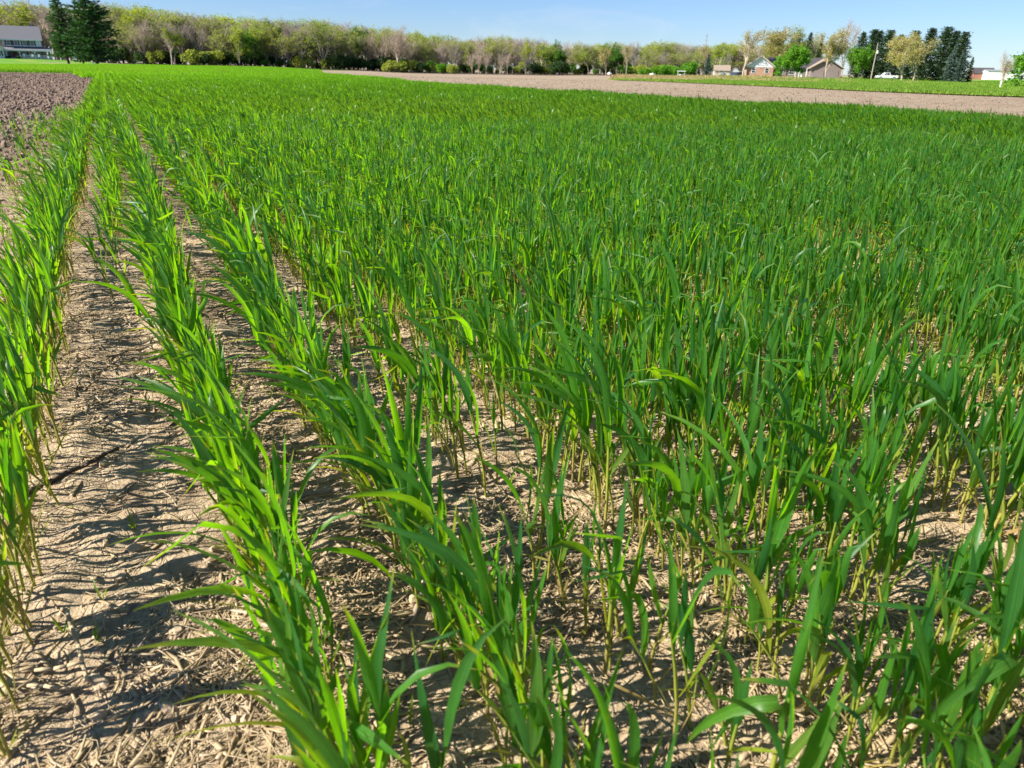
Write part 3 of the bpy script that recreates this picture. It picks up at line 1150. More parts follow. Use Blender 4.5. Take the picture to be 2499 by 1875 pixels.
# ------------------------------------------------------------------ lawns and drives
def lawn_mat():
    m, t, N, L, P = newmat('lawn')
    geo = nd(t, 'ShaderNodeNewGeometry')
    n1 = noise(t, 0.12, 5, 0.6, geo.outputs['Position'])
    n2 = noise(t, 2.5, 6, 0.7, geo.outputs['Position'])
    c = ramp(t, [(0.3, (0.07, 0.20, 0.02)), (0.5, (0.13, 0.27, 0.03)), (0.7, (0.25, 0.30, 0.06))], n1)
    c2 = mixc(t, 0.5, c.outputs[0], ramp(t, [(0.3, (0.55, 0.6, 0.5)), (0.7, (1.3, 1.25, 1.1))], n2).outputs[0], 'MULTIPLY')
    L.new(c2, P.inputs['Base Color'])
    P.inputs['Roughness'].default_value = 0.9
    P.inputs['Specular IOR Level'].default_value = 0.1
    return m


M_LAWN = lawn_mat()
M_GRAVEL = plain('gravel', (0.50, 0.45, 0.38), 0.95, 0.15, 2)


def sheet(name, left, right, ys, lift, mat, label, nx=60):
    """ground sheet between two border curves, draped over the terrain"""
    yv = np.array(ys)
    V_ = []
    for y in yv:
        xs = np.linspace(left(y), right(y), nx)
        for x in xs:
            V_.append((x, y, 0))
    V_ = np.array(V_)
    V_[:, 2] = terrain(V_[:, 0], V_[:, 1]) + lift
    ii = np.arange(len(V_)).reshape(len(yv), nx)
    F_ = np.stack([ii[:-1, :-1], ii[:-1, 1:], ii[1:, 1:], ii[1:, :-1]], -1).reshape(-1, 4)
    return tag(link(name, mesh_np(name, V_, F_, [mat], None, True)), label, kind='structure')


lawnx = lambda y: float(np.interp(y, [20, 34.8, 42.9, 57, 73, 108, 200, 420], [31, 22.9, 18.4, 17.6, 15.2, 13.8, 26, 60]))
sheet('lawn', lawnx, lambda y: y * 0.95 + 40, np.geomspace(22, 420, 110), 0.05, M_LAWN, 'sunlit lawn around the brick house', 90)
sheet('lawn', lambda y: -y * 0.95 - 20, lambda y: float(np.interp(y, [150, 200, 262, 300], [-100, -72, -54, -60])), np.geomspace(150, 330, 60), 0.05, M_LAWN, 'mown lawn around the porch house', 60)
sheet('driveway', lambda y: 62 + (y - 222) * 0.2, lambda y: 112.0, np.linspace(215.5, 221, 6), 0.11, M_GRAVEL, 'pale gravel drive in front of the brick house', 40)
M_LITTER = plain('leaf_litter', (0.10, 0.075, 0.045), 0.95, 0.4, 0.7)
woody = lambda x: float(np.interp(x, [-170, -80, -40, 0, 50, 90, 140], [272, 264, 272, 282, 296, 296, 290]))


def wood_floor():
    xs = np.linspace(-260, 118, 120)
    V_ = [(x, woody(x) + t, 0) for t in np.linspace(-3, 110, 30) for x in xs]
    V_ = [(x, y - (9 if x < -66 else 0) * (k < 120), z) for k, (x, y, z) in enumerate(V_)]
    V_ = np.array(V_)
    V_[:, 2] = terrain(V_[:, 0], V_[:, 1]) + 0.09
    ii = np.arange(len(V_)).reshape(30, 120)
    F_ = np.stack([ii[:-1, :-1], ii[:-1, 1:], ii[1:, 1:], ii[1:, :-1]], -1).reshape(-1, 4)
    tag(link('woodland_floor', mesh_np('woodland_floor', V_, F_, [M_LITTER], None, True)), 'dark leaf litter under the wood', kind='structure')


wood_floor()
M_DRYG = foliage_mat('dry_grass', (0.30, 0.22, 0.10), (0.50, 0.40, 0.20), 0.3)
M_TUFT = foliage_mat('lawn_grass', (0.08, 0.22, 0.02), (0.26, 0.36, 0.05), 0.4)
gr = np.random.default_rng(21)


def tuft(mat, n, hh, ww, spread):
    Vs, Fs, b = [], [], 0
    for i in range(n):
        v, f, a = ribbon(gr, (gr.normal(0, spread), gr.normal(0, spread), 0), gr.uniform(0, 6.28), gr.uniform(0, 0.5), hh * gr.uniform(0.6, 1.2), ww, 1, 2, 1, 0)
        Vs.append(v)
        Fs.append(f + b)
        b += len(v)
    return mesh_np('tuft', np.vstack(Vs), np.vstack(Fs), [mat])


pcg = proto_collection('tuft', [tuft(M_TUFT, 60, 0.10, 0.03, 0.3), tuft(M_TUFT, 60, 0.12, 0.03, 0.3), tuft(M_DRYG, 60, 0.16, 0.03, 0.35), tuft(M_DRYG, 50, 0.22, 0.03, 0.4)])
k = 9000
yy = 26 * (240 / 26.0) ** gr.random(k)
xx = np.array([lawnx(y) for y in yy]) + gr.exponential(14, k) * (yy / 60)
dry = (yy > 110) & (xx < 75) & (gr.random(k) < np.exp(-((xx - np.array([lawnx(y) for y in yy])) / 22.0)) * 0.8) & (vnoise(xx * 0.1, yy * 0.1, 51) > 0.35)
ti = np.where(dry, 2, 0) + gr.integers(0, 2, k)
scatter('lawn_grass', np.stack([xx, yy, terrain(xx, yy) + 0.05], -1), np.stack([0 * xx, 0 * xx, gr.uniform(0, 6.28, k)], -1), np.repeat((gr.uniform(0.7, 1.3, k) * (0.8 + yy / 120))[:, None], 3, 1), ti, np.zeros(k), pcg, 'short green and dry tan grass of the lawn edge')

# ------------------------------------------------------------------ trees
def bark(name, c):
    return plain(name, c, 0.9, 0.35, 6)


B_GREY = bark('bark_grey', (0.27, 0.235, 0.195))
B_PALE = bark('bark_pale', (0.42, 0.34, 0.26))
B_PINK = bark('bark_pinkish', (0.36, 0.30, 0.25))
B_DARK = bark('bark_dark', (0.075, 0.055, 0.042))
F_LIME = foliage_mat('foliage_lime', (0.17, 0.26, 0.015), (0.38, 0.46, 0.03), 0.4)
F_OLIVE = foliage_mat('foliage_olive', (0.17, 0.23, 0.04), (0.37, 0.43, 0.09), 0.45)
F_GREEN = foliage_mat('foliage_green', (0.045, 0.14, 0.014), (0.13, 0.27, 0.03), 0.4)
F_BRIGHT = foliage_mat('foliage_bright', (0.075, 0.22, 0.015), (0.19, 0.40, 0.03), 0.4)
F_TAN = foliage_mat('foliage_tan', (0.24, 0.22, 0.06), (0.46, 0.44, 0.15), 0.4)
F_DARK = foliage_mat('foliage_dark', (0.022, 0.055, 0.016), (0.06, 0.12, 0.03), 0.3)
F_PINE = foliage_mat('needles_pine', (0.014, 0.050, 0.020), (0.055, 0.135, 0.035), 0.25)
F_SPRUCE = foliage_mat('needles_spruce', (0.022, 0.052, 0.026), (0.065, 0.115, 0.05), 0.25)
F_BLUE = foliage_mat('needles_blue', (0.035, 0.07, 0.055), (0.10, 0.15, 0.125), 0.15)


def tubes(segs):
    """segments (p0,p1,r0,r1,sides) -> V,F"""
    Vs, Fs, b = [], [], 0
    for sides in sorted({s_[4] for s_ in segs}):
        sg = [s_ for s_ in segs if s_[4] == sides]
        p0 = np.array([s_[0] for s_ in sg])
        p1 = np.array([s_[1] for s_ in sg])
        r0 = np.array([s_[2] for s_ in sg])
        r1 = np.array([s_[3] for s_ in sg])
        d = p1 - p0
        d /= np.linalg.norm(d, axis=1, keepdims=True) + 1e-9
        h = np.where(np.abs(d[:, 2:3]) > 0.9, np.array([[1.0, 0, 0]]), np.array([[0, 0, 1.0]]))
        a = np.cross(d, h)
        a /= np.linalg.norm(a, axis=1, keepdims=True) + 1e-9
        c = np.cross(d, a)
        th = np.arange(sides) * 2 * pi / sides
        ring = a[:, None, :] * np.cos(th)[None, :, None] + c[:, None, :] * np.sin(th)[None, :, None]
        v = np.concatenate([p0[:, None] + ring * r0[:, None, None], p1[:, None] + ring * r1[:, None, None]], 1)
        n_ = len(sg)
        base = (np.arange(n_) * 2 * sides)[:, None]
        k_ = np.arange(sides)
        k2 = (k_ + 1) % sides
        f = np.stack([base + k_, base + k2, base + sides + k2, base + sides + k_], -1).reshape(-1, 4)
        Vs.append(v.reshape(-1, 3))
        Fs.append(f + b)
        b += n_ * 2 * sides
    return np.vstack(Vs), np.vstack(Fs)


def faces_at(r, pts, size, n_each, spread, flat=0.0):
    P0 = np.repeat(np.asarray(pts), n_each, 0)
    P0 = P0 + r.normal(0, spread, P0.shape)
    n_ = len(P0)
    a = r.normal(0, 1, (n_, 3))
    a[:, 2] *= (1 - flat)
    a /= np.linalg.norm(a, axis=1, keepdims=True)
    b = np.cross(a, r.normal(0, 1, (n_, 3)))
    b /= np.linalg.norm(b, axis=1, keepdims=True)
    s_ = size * r.uniform(0.5, 1.25, (n_, 1))
    a, b = a * s_, b * s_ * 0.6
    Vv = np.stack([P0 - a, P0 - b * 0.9, P0 + a, P0 + b], 1).reshape(-1, 3)
    return Vv, np.arange(n_ * 4).reshape(-1, 4)


def deciduous(r, style):
    """unit-height skeleton; returns trunk segments, twig segments, tips"""
    segs, twigs, tips = [], [], []
    narrow = style.get('narrow', 1.0)
    th = style.get('trunk', 0.42)
    rad = style.get('rad', 0.018)
    nl = style.get('limbs', 9)

    def br(p, d, L, r0, lev):
        nseg = (4, 4, 3, 2, 2)[lev]
        sides = (7, 5, 4, 3, 3)[lev]
        out = []
        for i in range(nseg):
            d = nrm(d + r.normal(0, (0.05, 0.16, 0.22, 0.25, 0.25)[lev], 3) + np.array([0, 0, (0.05, 0.16, 0.14, 0.10, 0.06)[lev] * style.get('up', 1)]))
            q = p + d * L / nseg
            ra, rb = r0 * (1 - 0.55 * i / nseg), r0 * (1 - 0.55 * (i + 1) / nseg)
            (segs if lev < 3 else twigs).append((p, q, ra, rb, sides))
            p = q
            out.append((p.copy(), d.copy(), rb, (i + 1) / nseg))
        return out

    def spread_dir(d, ang):
        a = nrm(np.cross(d, r.normal(0, 1, 3)))
        return nrm(d * cos(ang) + a * sin(ang))
    trunk = br(np.array([0, 0, -0.02]), np.array([0, 0, 1.0]), th + 0.22, rad, 0)
    for i in range(nl):
        t = r.uniform(0.22, 1.0)
        k = min(3, int(t * 4 - 1e-6))
        p, d, rb, _ = trunk[k]
        pb = trunk[k - 1][0] if k else np.array([0, 0, 0])
        p = pb + (p - pb) * r.random()
        ang = r.uniform(0.35, 1.0) * narrow * (0.6 if i < 3 else 1)
        L1 = r.uniform(0.26, 0.42) * (1.15 - 0.35 * t) * style.get('len', 1)
        for (p1, d1, r1, t1) in br(p, spread_dir(d, ang), L1, rad * 0.55, 1)[1:]:
            for _ in range(r.integers(2, 4)):
                for (p2, d2, r2, t2) in br(p1, spread_dir(d1, r.uniform(0.3, 0.9) * narrow), L1 * r.uniform(0.3, 0.5), rad * 0.25, 2)[1:]:
                    tips.append(p2)
                    for _ in range(r.integers(2, 5)):
                        e3 = br(p2, spread_dir(d2, r.uniform(0.2, 0.8)), L1 * r.uniform(0.16, 0.3), rad * 0.12, 3)
                        tips.append(e3[-1][0])
                        if style.get('fine'):
                            for _ in range(2):
                                br(e3[-1][0], spread_dir(e3[-1][1], r.uniform(0.15, 0.6)), L1 * r.uniform(0.10, 0.2), rad * 0.09, 4)
    return segs, twigs, np.array(tips)


def dec_proto(seed, style, bark_m, leaf_m=None, n_each=6, lsize=0.016, spread=0.018, frac=1.0):
    r = np.random.default_rng(seed)
    segs, twigs, tips = deciduous(r, style)
    v, f = tubes(segs + (twigs if leaf_m is not None else []))
    top = max(v[:, 2].max(), tips[:, 2].max())
    if leaf_m is not None:
        sel = tips[r.random(len(tips)) < frac]
        lv, lf_ = faces_at(r, sel, lsize, n_each, spread)
        crown = mesh_np('crown', lv / top, lf_, [leaf_m])
    else:
        lv, lf_ = tubes(twigs)
        crown = mesh_np('crown', lv / top, lf_, [bark_m])
    return mesh_np('trunk', v / top, f, [bark_m], None, True), crown


def conifer_proto(seed, leaf_m, bark_m, maxr=0.24, base=0.05, droop=0.25, up=0.0, whorls=26, per=8, gaps=0.1, fsize=0.030, power=0.85, rag=0.25):
    r = np.random.default_rng(seed)
    segs = [(np.array([0, 0, -0.02]), np.array([0, 0, 0.5]), 0.016, 0.011, 7), (np.array([0, 0, 0.5]), np.array([0.004, 0, 1.0]), 0.011, 0.002, 6)]
    Vs, Fs, b = [], [], 0
    pts, dirs, sz = [], [], []
    for w in range(whorls):
        z = base + (0.985 - base) * (w / (whorls - 1)) ** 0.92
        R0 = maxr * (1 - (z - base) / (1.0 - base)) ** power + 0.012
        R0 *= 1 - rag * r.random()
        if w < 3:
            R0 *= 0.85
        for k in range(per):
            if r.random() < gaps:
                continue
            a = 2 * pi * (k + r.random() * 0.9) / per + w * 0.7
            L = R0 * r.uniform(0.62, 1.12)
            d0 = np.array([cos(a), sin(a), up + r.normal(0, 0.08)])
            p = np.array([0, 0, z + r.normal(0, 0.006)])
            n_ = max(3, int(L / 0.026))
            prev = p
            for i in range(n_):
                t = (i + 1) / n_
                q = p + d0 * L * t + np.array([0, 0, -droop * L * t * (1 - 0.55 * t)]) * (1 if up < 0.2 else 0.3)
                segs.append((prev, q, 0.003 * (1 - 0.7 * t), 0.003 * (1 - 0.7 * (t)), 3))
                prev = q
                if t > 0.15:
                    for _ in range(4):
                        pts.append(q + r.normal(0, 0.010, 3))
                        dirs.append(nrm(d0 + r.normal(0, 0.55, 3) + np.array([0, 0, 0.1])))
                        sz.append(fsize * r.uniform(0.55, 1.15) * (0.6 + 0.5 * min(1, L / 0.12)))
    pts, dirs, sz = np.array(pts), np.array(dirs), np.array(sz)[:, None]
    sd = np.cross(dirs, r.normal(0, 1, pts.shape))
    sd /= np.linalg.norm(sd, axis=1, keepdims=True) + 1e-9
    lv = np.stack([pts - dirs * sz * 0.4, pts - sd * sz * 0.28, pts + dirs * sz, pts + sd * sz * 0.28], 1).reshape(-1, 3)
    v, f = tubes(segs)
    return mesh_np('trunk', v, f, [bark_m], None, True), mesh_np('crown', lv, np.arange(len(lv)).reshape(-1, 4), [leaf_m])


def shrub_proto(seed, leaf_m, bark_m, n=420, each=6):
    r = np.random.default_rng(seed)
    segs, pts = [], []
    lobes = [(r.uniform(-0.45, 0.45), r.uniform(-0.3, 0.3), r.uniform(0.35, 0.75), r.uniform(0.22, 0.4)) for _ in range(7)]
    for (x, y, z, s_) in lobes:
        segs.append((np.array([x * 0.2, y * 0.2, -0.03]), np.array([x, y, z]), 0.02, 0.008, 4))
    for i in range(n):
        x, y, z, s_ = lobes[r.integers(0, 7)]
        u_ = nrm(r.normal(0, 1, 3)) * s_ * r.uniform(0.45, 1.0) ** 0.5
        p = np.array([x, y, z]) + u_
        if p[2] < 0.02:
            p[2] = abs(p[2]) + 0.02
        pts.append(p)
    lv, lf_ = faces_at(r, np.array(pts), 0.055, each, 0.045)
    v, f = tubes(segs)
    return mesh_np('stem', v, f, [bark_m], None, True), mesh_np('crown', lv, lf_, [leaf_m])


bare_st = [dict(trunk=0.45, narrow=0.75, limbs=11, fine=True, rad=0.014), dict(trunk=0.38, narrow=0.6, limbs=12, fine=True, rad=0.015, up=1.5), dict(trunk=0.5, narrow=0.9, limbs=10, fine=True, rad=0.014)]
leafy_st = [dict(trunk=0.36, narrow=1.0, limbs=10, rad=0.016), dict(trunk=0.42, narrow=0.8, limbs=11, rad=0.015), dict(trunk=0.30, narrow=1.15, limbs=11, rad=0.018, len=1.1)]
PRO = {
    'bare': [dec_proto(100 + i, bare_st[i], (B_GREY, B_PINK, B_GREY)[i]) for i in range(3)],
    'pale': [dec_proto(110 + i, bare_st[i], B_PALE) for i in range(2)],
    'lime': [dec_proto(120 + i, leafy_st[i], B_GREY, F_LIME, 8, 0.012, 0.02, 0.8) for i in range(3)],
    'olive': [dec_proto(130 + i, leafy_st[i], B_GREY, F_OLIVE, 7, 0.0105, 0.02, 0.7) for i in range(3)],
    'green': [dec_proto(140 + i, leafy_st[i], B_DARK, F_GREEN, 8, 0.017, 0.02, 0.9) for i in range(2)],
    'bright': [dec_proto(150 + i, dict(trunk=0.16, narrow=1.25, limbs=16, rad=0.016, len=1.15, up=0.7), B_DARK, F_BRIGHT, 15, 0.025, 0.032, 1.0) for i in range(2)],
    'tan': [dec_proto(160 + i, dict(trunk=0.40, narrow=1.0, limbs=13, rad=0.017, len=1.05, up=1.3), B_PALE, F_TAN, 9, 0.012, 0.022, 0.9) for i in range(2)],
    'tanpale': [dec_proto(170 + i, dict(trunk=0.42, narrow=0.75, limbs=12, rad=0.015, up=1.3), B_PALE, F_TAN, 4, 0.012, 0.02, 0.5) for i in range(2)],
    'shrubdark': [shrub_proto(180 + i, F_DARK, B_DARK) for i in range(2)],
    'shrubgreen': [shrub_proto(190 + i, F_GREEN, B_DARK) for i in range(2)],
    'shrubbright': [shrub_proto(195 + i, F_BRIGHT, B_DARK) for i in range(2)],
    'shrubolive': [shrub_proto(198 + i, F_OLIVE, B_GREY) for i in range(1)],
    'spruce': [conifer_proto(200 + i, F_SPRUCE, B_DARK, 0.20, 0.03, 0.35, 0.05, 26, 9, 0.05, 0.034, 0.8) for i in range(2)],
    'blue': [conifer_proto(210, F_BLUE, B_DARK, 0.27, 0.02, 0.30, 0.05, 24, 10, 0.04, 0.038, 0.8)],
    'cedar': [conifer_proto(220 + i, F_SPRUCE, B_DARK, 0.135, 0.02, 0.1, 0.55, 30, 8, 0.05, 0.034, 0.55) for i in range(2)],
    'pine': [conifer_proto(230, F_PINE, B_DARK, 0.25, 0.09, 0.12, 0.28, 30, 9, 0.16, 0.032, 0.62, 0.45), conifer_proto(231, F_PINE, B_DARK, 0.34, 0.05, 0.12, 0.22, 32, 10, 0.10, 0.030, 0.66, 0.4)],
}
tr = np.random.default_rng(31)


def plant(name, kind, px, py, Y, hpx, label, cat='tree', group=None, var=None, wide=1.0, hm=None):
    x, y, _ = far_xy(px, py, Y)
    z = float(terrain(x, y))
    h = hm or hpx * Y / 2075.0
    ps = PRO[kind]
    a, b = ps[(tr.integers(0, len(ps)) if var is None else var) % len(ps)]
    e = empty(name, (x, y, z - 0.03), tr.uniform(0, 6.28))
    e.scale = (h * wide, h * wide, h)
    tag(e, label, cat, group)
    link('stem' if 'shrub' in kind else 'trunk', a, e)
    link('crown', b, e)
    return e


base_y = lambda px: float(np.interp(px, [0, 400, 600, 800, 1060, 1300, 1500, 1700, 1900, 2150, 2330], [152, 159, 162, 171, 179.5, 183, 184.5, 187.5, 189, 195, 201]))
top_y = lambda px: float(np.interp(px, [0, 90, 180, 300, 400, 470, 560, 700, 800, 900, 960, 1040, 1130, 1220, 1300, 1380, 1450, 1560, 1640, 1700, 1800, 1900], [18, 22, 25, 26, 34, 44, 50, 62, 58, 70, 74, 88, 100, 96, 98, 108, 116, 108, 112, 118, 112, 108]))
wood_Y = lambda px: float(np.interp(px, [0, 400, 800, 1300, 1700, 2000], [285, 268, 278, 302, 305, 300]))
KN = {'bare': ('bare_tree', 'bare grey brown tree'), 'pale': ('bare_tree', 'pale bare twiggy tree'), 'lime': ('budding_tree', 'lime green budding tree'), 'olive': ('budding_tree', 'olive green budding tree'),
      'green': ('leafy_tree', 'fresh green leafy tree'), 'tanpale': ('budding_tree', 'tan budding tree'), 'tan': ('budding_tree', 'golden tan budding tree')}


def where(px):
    for lim, s_ in ((100, 'behind the porch house'), (300, 'behind the pine trees'), (480, 'right of the pines'), (660, 'by the vivid lime tree'), (900, 'above the bare field tip'),
                    (1150, 'of the wood left of middle'), (1400, 'of the wood at the middle'), (1700, 'left of the brick house')):
        if px < lim:
            return s_
    return 'behind the brick house'


SEG = [(-60, 100, ['bare', 'lime', 'lime', 'lime', 'pale']), (100, 300, ['bare', 'pale', 'olive', 'lime']), (300, 420, ['bare', 'bare', 'pale', 'olive']), (420, 640, ['lime', 'lime', 'olive', 'bare', 'olive']),
       (640, 900, ['olive', 'olive', 'bare', 'green', 'olive']), (900, 1050, ['olive', 'pale', 'bare', 'olive']), (1050, 1290, ['olive', 'olive', 'bare', 'pale']), (1290, 1460, ['olive', 'olive', 'lime', 'green', 'bare']),
       (1460, 1700, ['olive', 'olive', 'green', 'bare']), (1700, 1960, ['olive', 'bare', 'tanpale', 'lime'])]
wseen = {}
# the wood's two front ranks, each tree its own
for rank, (step, dy, hs) in enumerate(((30, 0, 0.88), (30, 10, 1.0))):
    px = -55 + rank * 13
    while px < 1960:
        kinds = next(k_ for a, b, k_ in SEG if a <= px < b)
        kd = kinds[tr.integers(0, len(kinds))]
        nm, lb = KN[kd]
        hpx = (base_y(px) - top_y(px)) * hs * tr.uniform(0.86, 1.10)
        rk = ('in front line ', 'in second line ')[rank]
        if not (rank == 0 and (95 < px < 310 or px < 140 or px > 1690)):
            key = lb + ' ' + rk + where(px).replace('of the wood ', '')
            wseen[key] = wseen.get(key, 0) + 1
            plant(nm, kd, px, base_y(px), wood_Y(px) + dy + tr.uniform(-4, 4), hpx * (1 + dy / 290), key + ', ' + ordinal(wseen[key]) + ' from left', 'tree', lb + 's ' + rk + where(px), None, tr.uniform(1.15, 1.7))
        px += step * tr.uniform(0.65, 1.3)
# the depth of the wood behind them reads as one mass
TK = ['bare', 'pale', 'bare', 'olive', 'lime', 'pale']
tm = []
for i, k_ in enumerate(TK):
    tm += list(PRO[k_][(i // 2) % len(PRO[k_])])
P2, R2, S2, I2 = [], [], [], []
for i in range(420):
    px = tr.uniform(-150, 1990)
    Y_ = wood_Y(px) + tr.uniform(16, 75)
    x, y, _ = far_xy(px, base_y(px), Y_)
    low = tr.random() < 0.4
    h = (base_y(px) - top_y(px)) * (tr.uniform(0.45, 0.7) if low else tr.uniform(0.88, 1.1)) * Y_ / 2075.0
    kk = tr.integers(0, len(TK))
    w_ = tr.uniform(1.2, 1.8) * h
    a_ = tr.uniform(0, 6.28)
    for q_ in (0, 1):
        P2.append((x, y, float(terrain(x, y))))
        R2.append((0, 0, a_))
        S2.append((w_, w_, h))
        I2.append(2 * kk + q_)
scatter('wood', P2, R2, S2, I2, np.zeros(len(P2)), proto_collection('woodtree', tm), 'depth of the half-leafed wood behind its front trees')
# understorey at the wood's edge
px = 300
while px < 1700:
    kd = ('shrubdark' if tr.random() < 0.5 else ('shrubgreen' if tr.random() < 0.35 else 'shrubolive'))
    lb = {'shrubdark': 'dark green shrub', 'shrubgreen': 'mid green shrub', 'shrubolive': 'olive green shrub'}[kd]
    plant('shrub', kd, px, base_y(px), wood_Y(px) - 5 + tr.uniform(-2, 10), tr.uniform(16, 44) * (0.75 if px > 1150 else 1), lb + ' in undergrowth ' + where(px).replace('of the wood ', '') + ', ' + ordinal(wseen.setdefault(lb + where(px), 0) + 1) + ' from left', 'shrub', lb + 's ' + where(px), None, tr.uniform(0.9, 1.5))
    wseen[lb + where(px)] += 1
    px += tr.uniform(13, 27)
# single trees one can point at
plant('budding_tree', 'lime', 428, 159, 266, 96, 'lime crowned tree with bare dark trunks right of the pines', var=0, wide=1.1)
plant('budding_tree', 'lime', 585, 162, 268, 94, 'vivid lime green tree, brightest of the wood', var=2, wide=1.1)
plant('leafy_tree', 'green', 622, 162, 268, 88, 'fresh green tree just right of the vivid lime tree', var=0)
plant('bare_tree', 'bare', 706, 166, 275, 124, 'tall bare tree rising above the wood at left of middle', var=1, wide=0.8)
plant('budding_tree', 'olive', 790, 171, 274, 118, 'big olive tree with heavy pale limbs left of middle', var=2, wide=1.2)
plant('bare_tree', 'pale', 972, 177, 280, 118, 'pale bare tree sticking out of the wood left of middle', var=0)
plant('shrub', 'shrubbright', 1082, 179, 265, 26, 'bright green rounded bush at the foot of the wood', 'shrub', var=0, wide=1.2)
plant('shrub', 'shrubolive', 1108, 179.5, 264, 27, 'pale olive bush beside the bright green bush', 'shrub', var=0)
for i, px in enumerate((1152, 1168, 1186, 1222, 1238)):
    plant('bare_tree', 'pale', px, 181, 270, 52 + 4 * (i % 3), 'small pale trunked bare tree in the row before the wood, ' + ('first', 'second', 'third', 'fourth', 'last')[i] + ' from left', var=i, wide=0.9)
plant('budding_tree', 'lime', 1283, 182, 270, 84, 'narrow lime green tree at the middle of the wood', var=1, wide=0.7)
plant('budding_tree', 'tan', 1478, 184, 262, 74, 'left of two tan conical trees at the wood edge', var=0, wide=0.9)
plant('budding_tree', 'tanpale', 1528, 183.5, 262, 76, 'right of two tan conical trees at the wood edge', var=1, wide=0.9)
for i, (px, hp) in enumerate(((1570, 20), (1602, 24), (1622, 28), (1648, 24), (1682, 36))):
    plant('shrub', 'shrubbright', px, 184.5, 258, hp, 'bright green bush left of the small shed, ' + ('first', 'second', 'third', 'fourth', 'last')[i] + ' from left', 'shrub', 'bright bushes left of the small shed', i, 1.2)
plant('budding_tree', 'olive', 1700, 187, 262, 62, 'olive tree just left of the dark spruce', var=0, wide=1.25)
plant('spruce_tree', 'blue', 1724, 188, 240, 56, 'dark conical spruce left of the brick house', var=0)
plant('budding_tree', 'lime', 1752, 187, 275, 82, 'yellow green tree behind the dark spruce', var=2, wide=1.1)
plant('bare_tree', 'bare', 1778, 188, 245, 62, 'bare grey tree beside the beige shed', var=2)
plant('bare_tree', 'pale', 1748, 189, 226, 22, 'small bare sapling before the beige shed', var=0, wide=1.3)
plant('budding_tree', 'tanpale', 1812, 189, 226, 116, 'tall tan budding tree left of the brick gable', var=0, wide=1.35)
plant('budding_tree', 'tan', 1900, 186, 262, 122, 'broad tan tree behind the brick house', var=1, wide=1.6)
plant('budding_tree', 'olive', 1935, 186, 264, 126, 'green topped tree behind the brick house', var=1)
plant('leafy_tree', 'bright', 1917, 193, 205, 82, 'bright green round tree before the brick house', var=0, wide=1.1)
plant('cedar_tree', 'spruce', 1962, 188, 262, 108, 'dark conifer peeping behind the bright green tree', var=0)
plant('cedar_tree', 'spruce', 1990, 188, 262, 100, 'slim dark conifer behind the tan oak', var=1, wide=0.8)
plant('bare_tree', 'bare', 1975, 189, 266, 104, 'pinkish bare tree between dark conifers', var=1, wide=0.8)
plant('budding_tree', 'tan', 2014, 193.5, 206, 124, 'golden tan oak with spreading crown before the garage', var=0, wide=1.35)
plant('bare_tree', 'pale', 2052, 192, 228, 146, 'tall pale twiggy tree with airy top behind the tan oak', var=0, wide=0.8)
for i, (px, hp, w_) in enumerate(((2086, 112, 0.8), (2112, 118, 1.0), (2126, 116, 0.9), (2150, 118, 1.0), (2177, 108, 1.0), (2210, 118, 1.0), (2248, 126, 1.0), (2284, 130, 1.1), (2306, 122, 1.0), (2328, 120, 1.0))):
    plant('cedar_tree', 'cedar', px, 196 + (px - 2086) * 0.02, 238 - (px - 2086) * 0.18, hp, ('first', 'second', 'third', 'fourth', 'fifth', 'sixth', 'seventh', 'eighth', 'ninth', 'last')[i] + ' from left of the dark evergreens behind the pickup', 'tree', 'evergreen windbreak', i, 1.9 * w_)
plant('leafy_tree', 'green', 2072, 194, 222, 86, 'green tree left of the utility pole', var=1, wide=1.15)
plant('leafy_tree', 'bright', 2094, 194.5, 220, 84, 'bright green tree beside the utility pole', var=1, wide=0.7)
plant('budding_tree', 'tan', 2200, 201.5, 186, 120, 'golden tan tree before the evergreens, right of the pickup', var=1, wide=1.5)
plant('budding_tree', 'tan', 2228, 198, 200, 112, 'second golden tree, just behind the one by the pickup', var=0, wide=1.4)
plant('spruce_tree', 'blue', 2312, 201.5, 186, 92, 'blue grey spruce at the right end of the evergreens', var=0, wide=1.0)
plant('spruce_tree', 'blue', 2336, 201.5, 190, 84, 'second blue grey spruce at the right end of the evergreens', var=0, wide=0.9)
plant('spruce_tree', 'spruce', 2360, 201.5, 192, 62, 'small dark spruce, last of the evergreen line', var=0, wide=1.0)
plant('leafy_tree', 'bright', 2520, 214, 72, 126, 'green leafy tree cut by the right edge of the picture', var=0, wide=1.6)
# the pines by the porch house
plant('pine_tree', 'pine', 168, 156, 205, 156, 'left pine, slender with a bare leaning trunk foot', var=0, wide=1.35)
plant('pine_tree', 'pine', 238, 157.5, 203, 188, 'big dark pine, right and tallest of the group', var=1, wide=1.45)
plant('pine_tree', 'pine', 204, 156.5, 212, 104, 'low dark pine between the two tall ones', var=1, wide=1.15)
# young tree with a white trunk guard
yt = plant('young_tree', 'pale', 2440, 215.5, 70, 92, 'young bare tree with a white trunk guard at the right', var=1, wide=0.95)
M_WHITE = plain('white_paint', (0.78, 0.78, 0.76), 0.5, 0.06, 4)
g_ = MB()
g_.tube((0, 0, 0), (0.004, 0, 0.21), 0.021, 0.019, 10)
g_.build('trunk_guard', M_WHITE, yt)

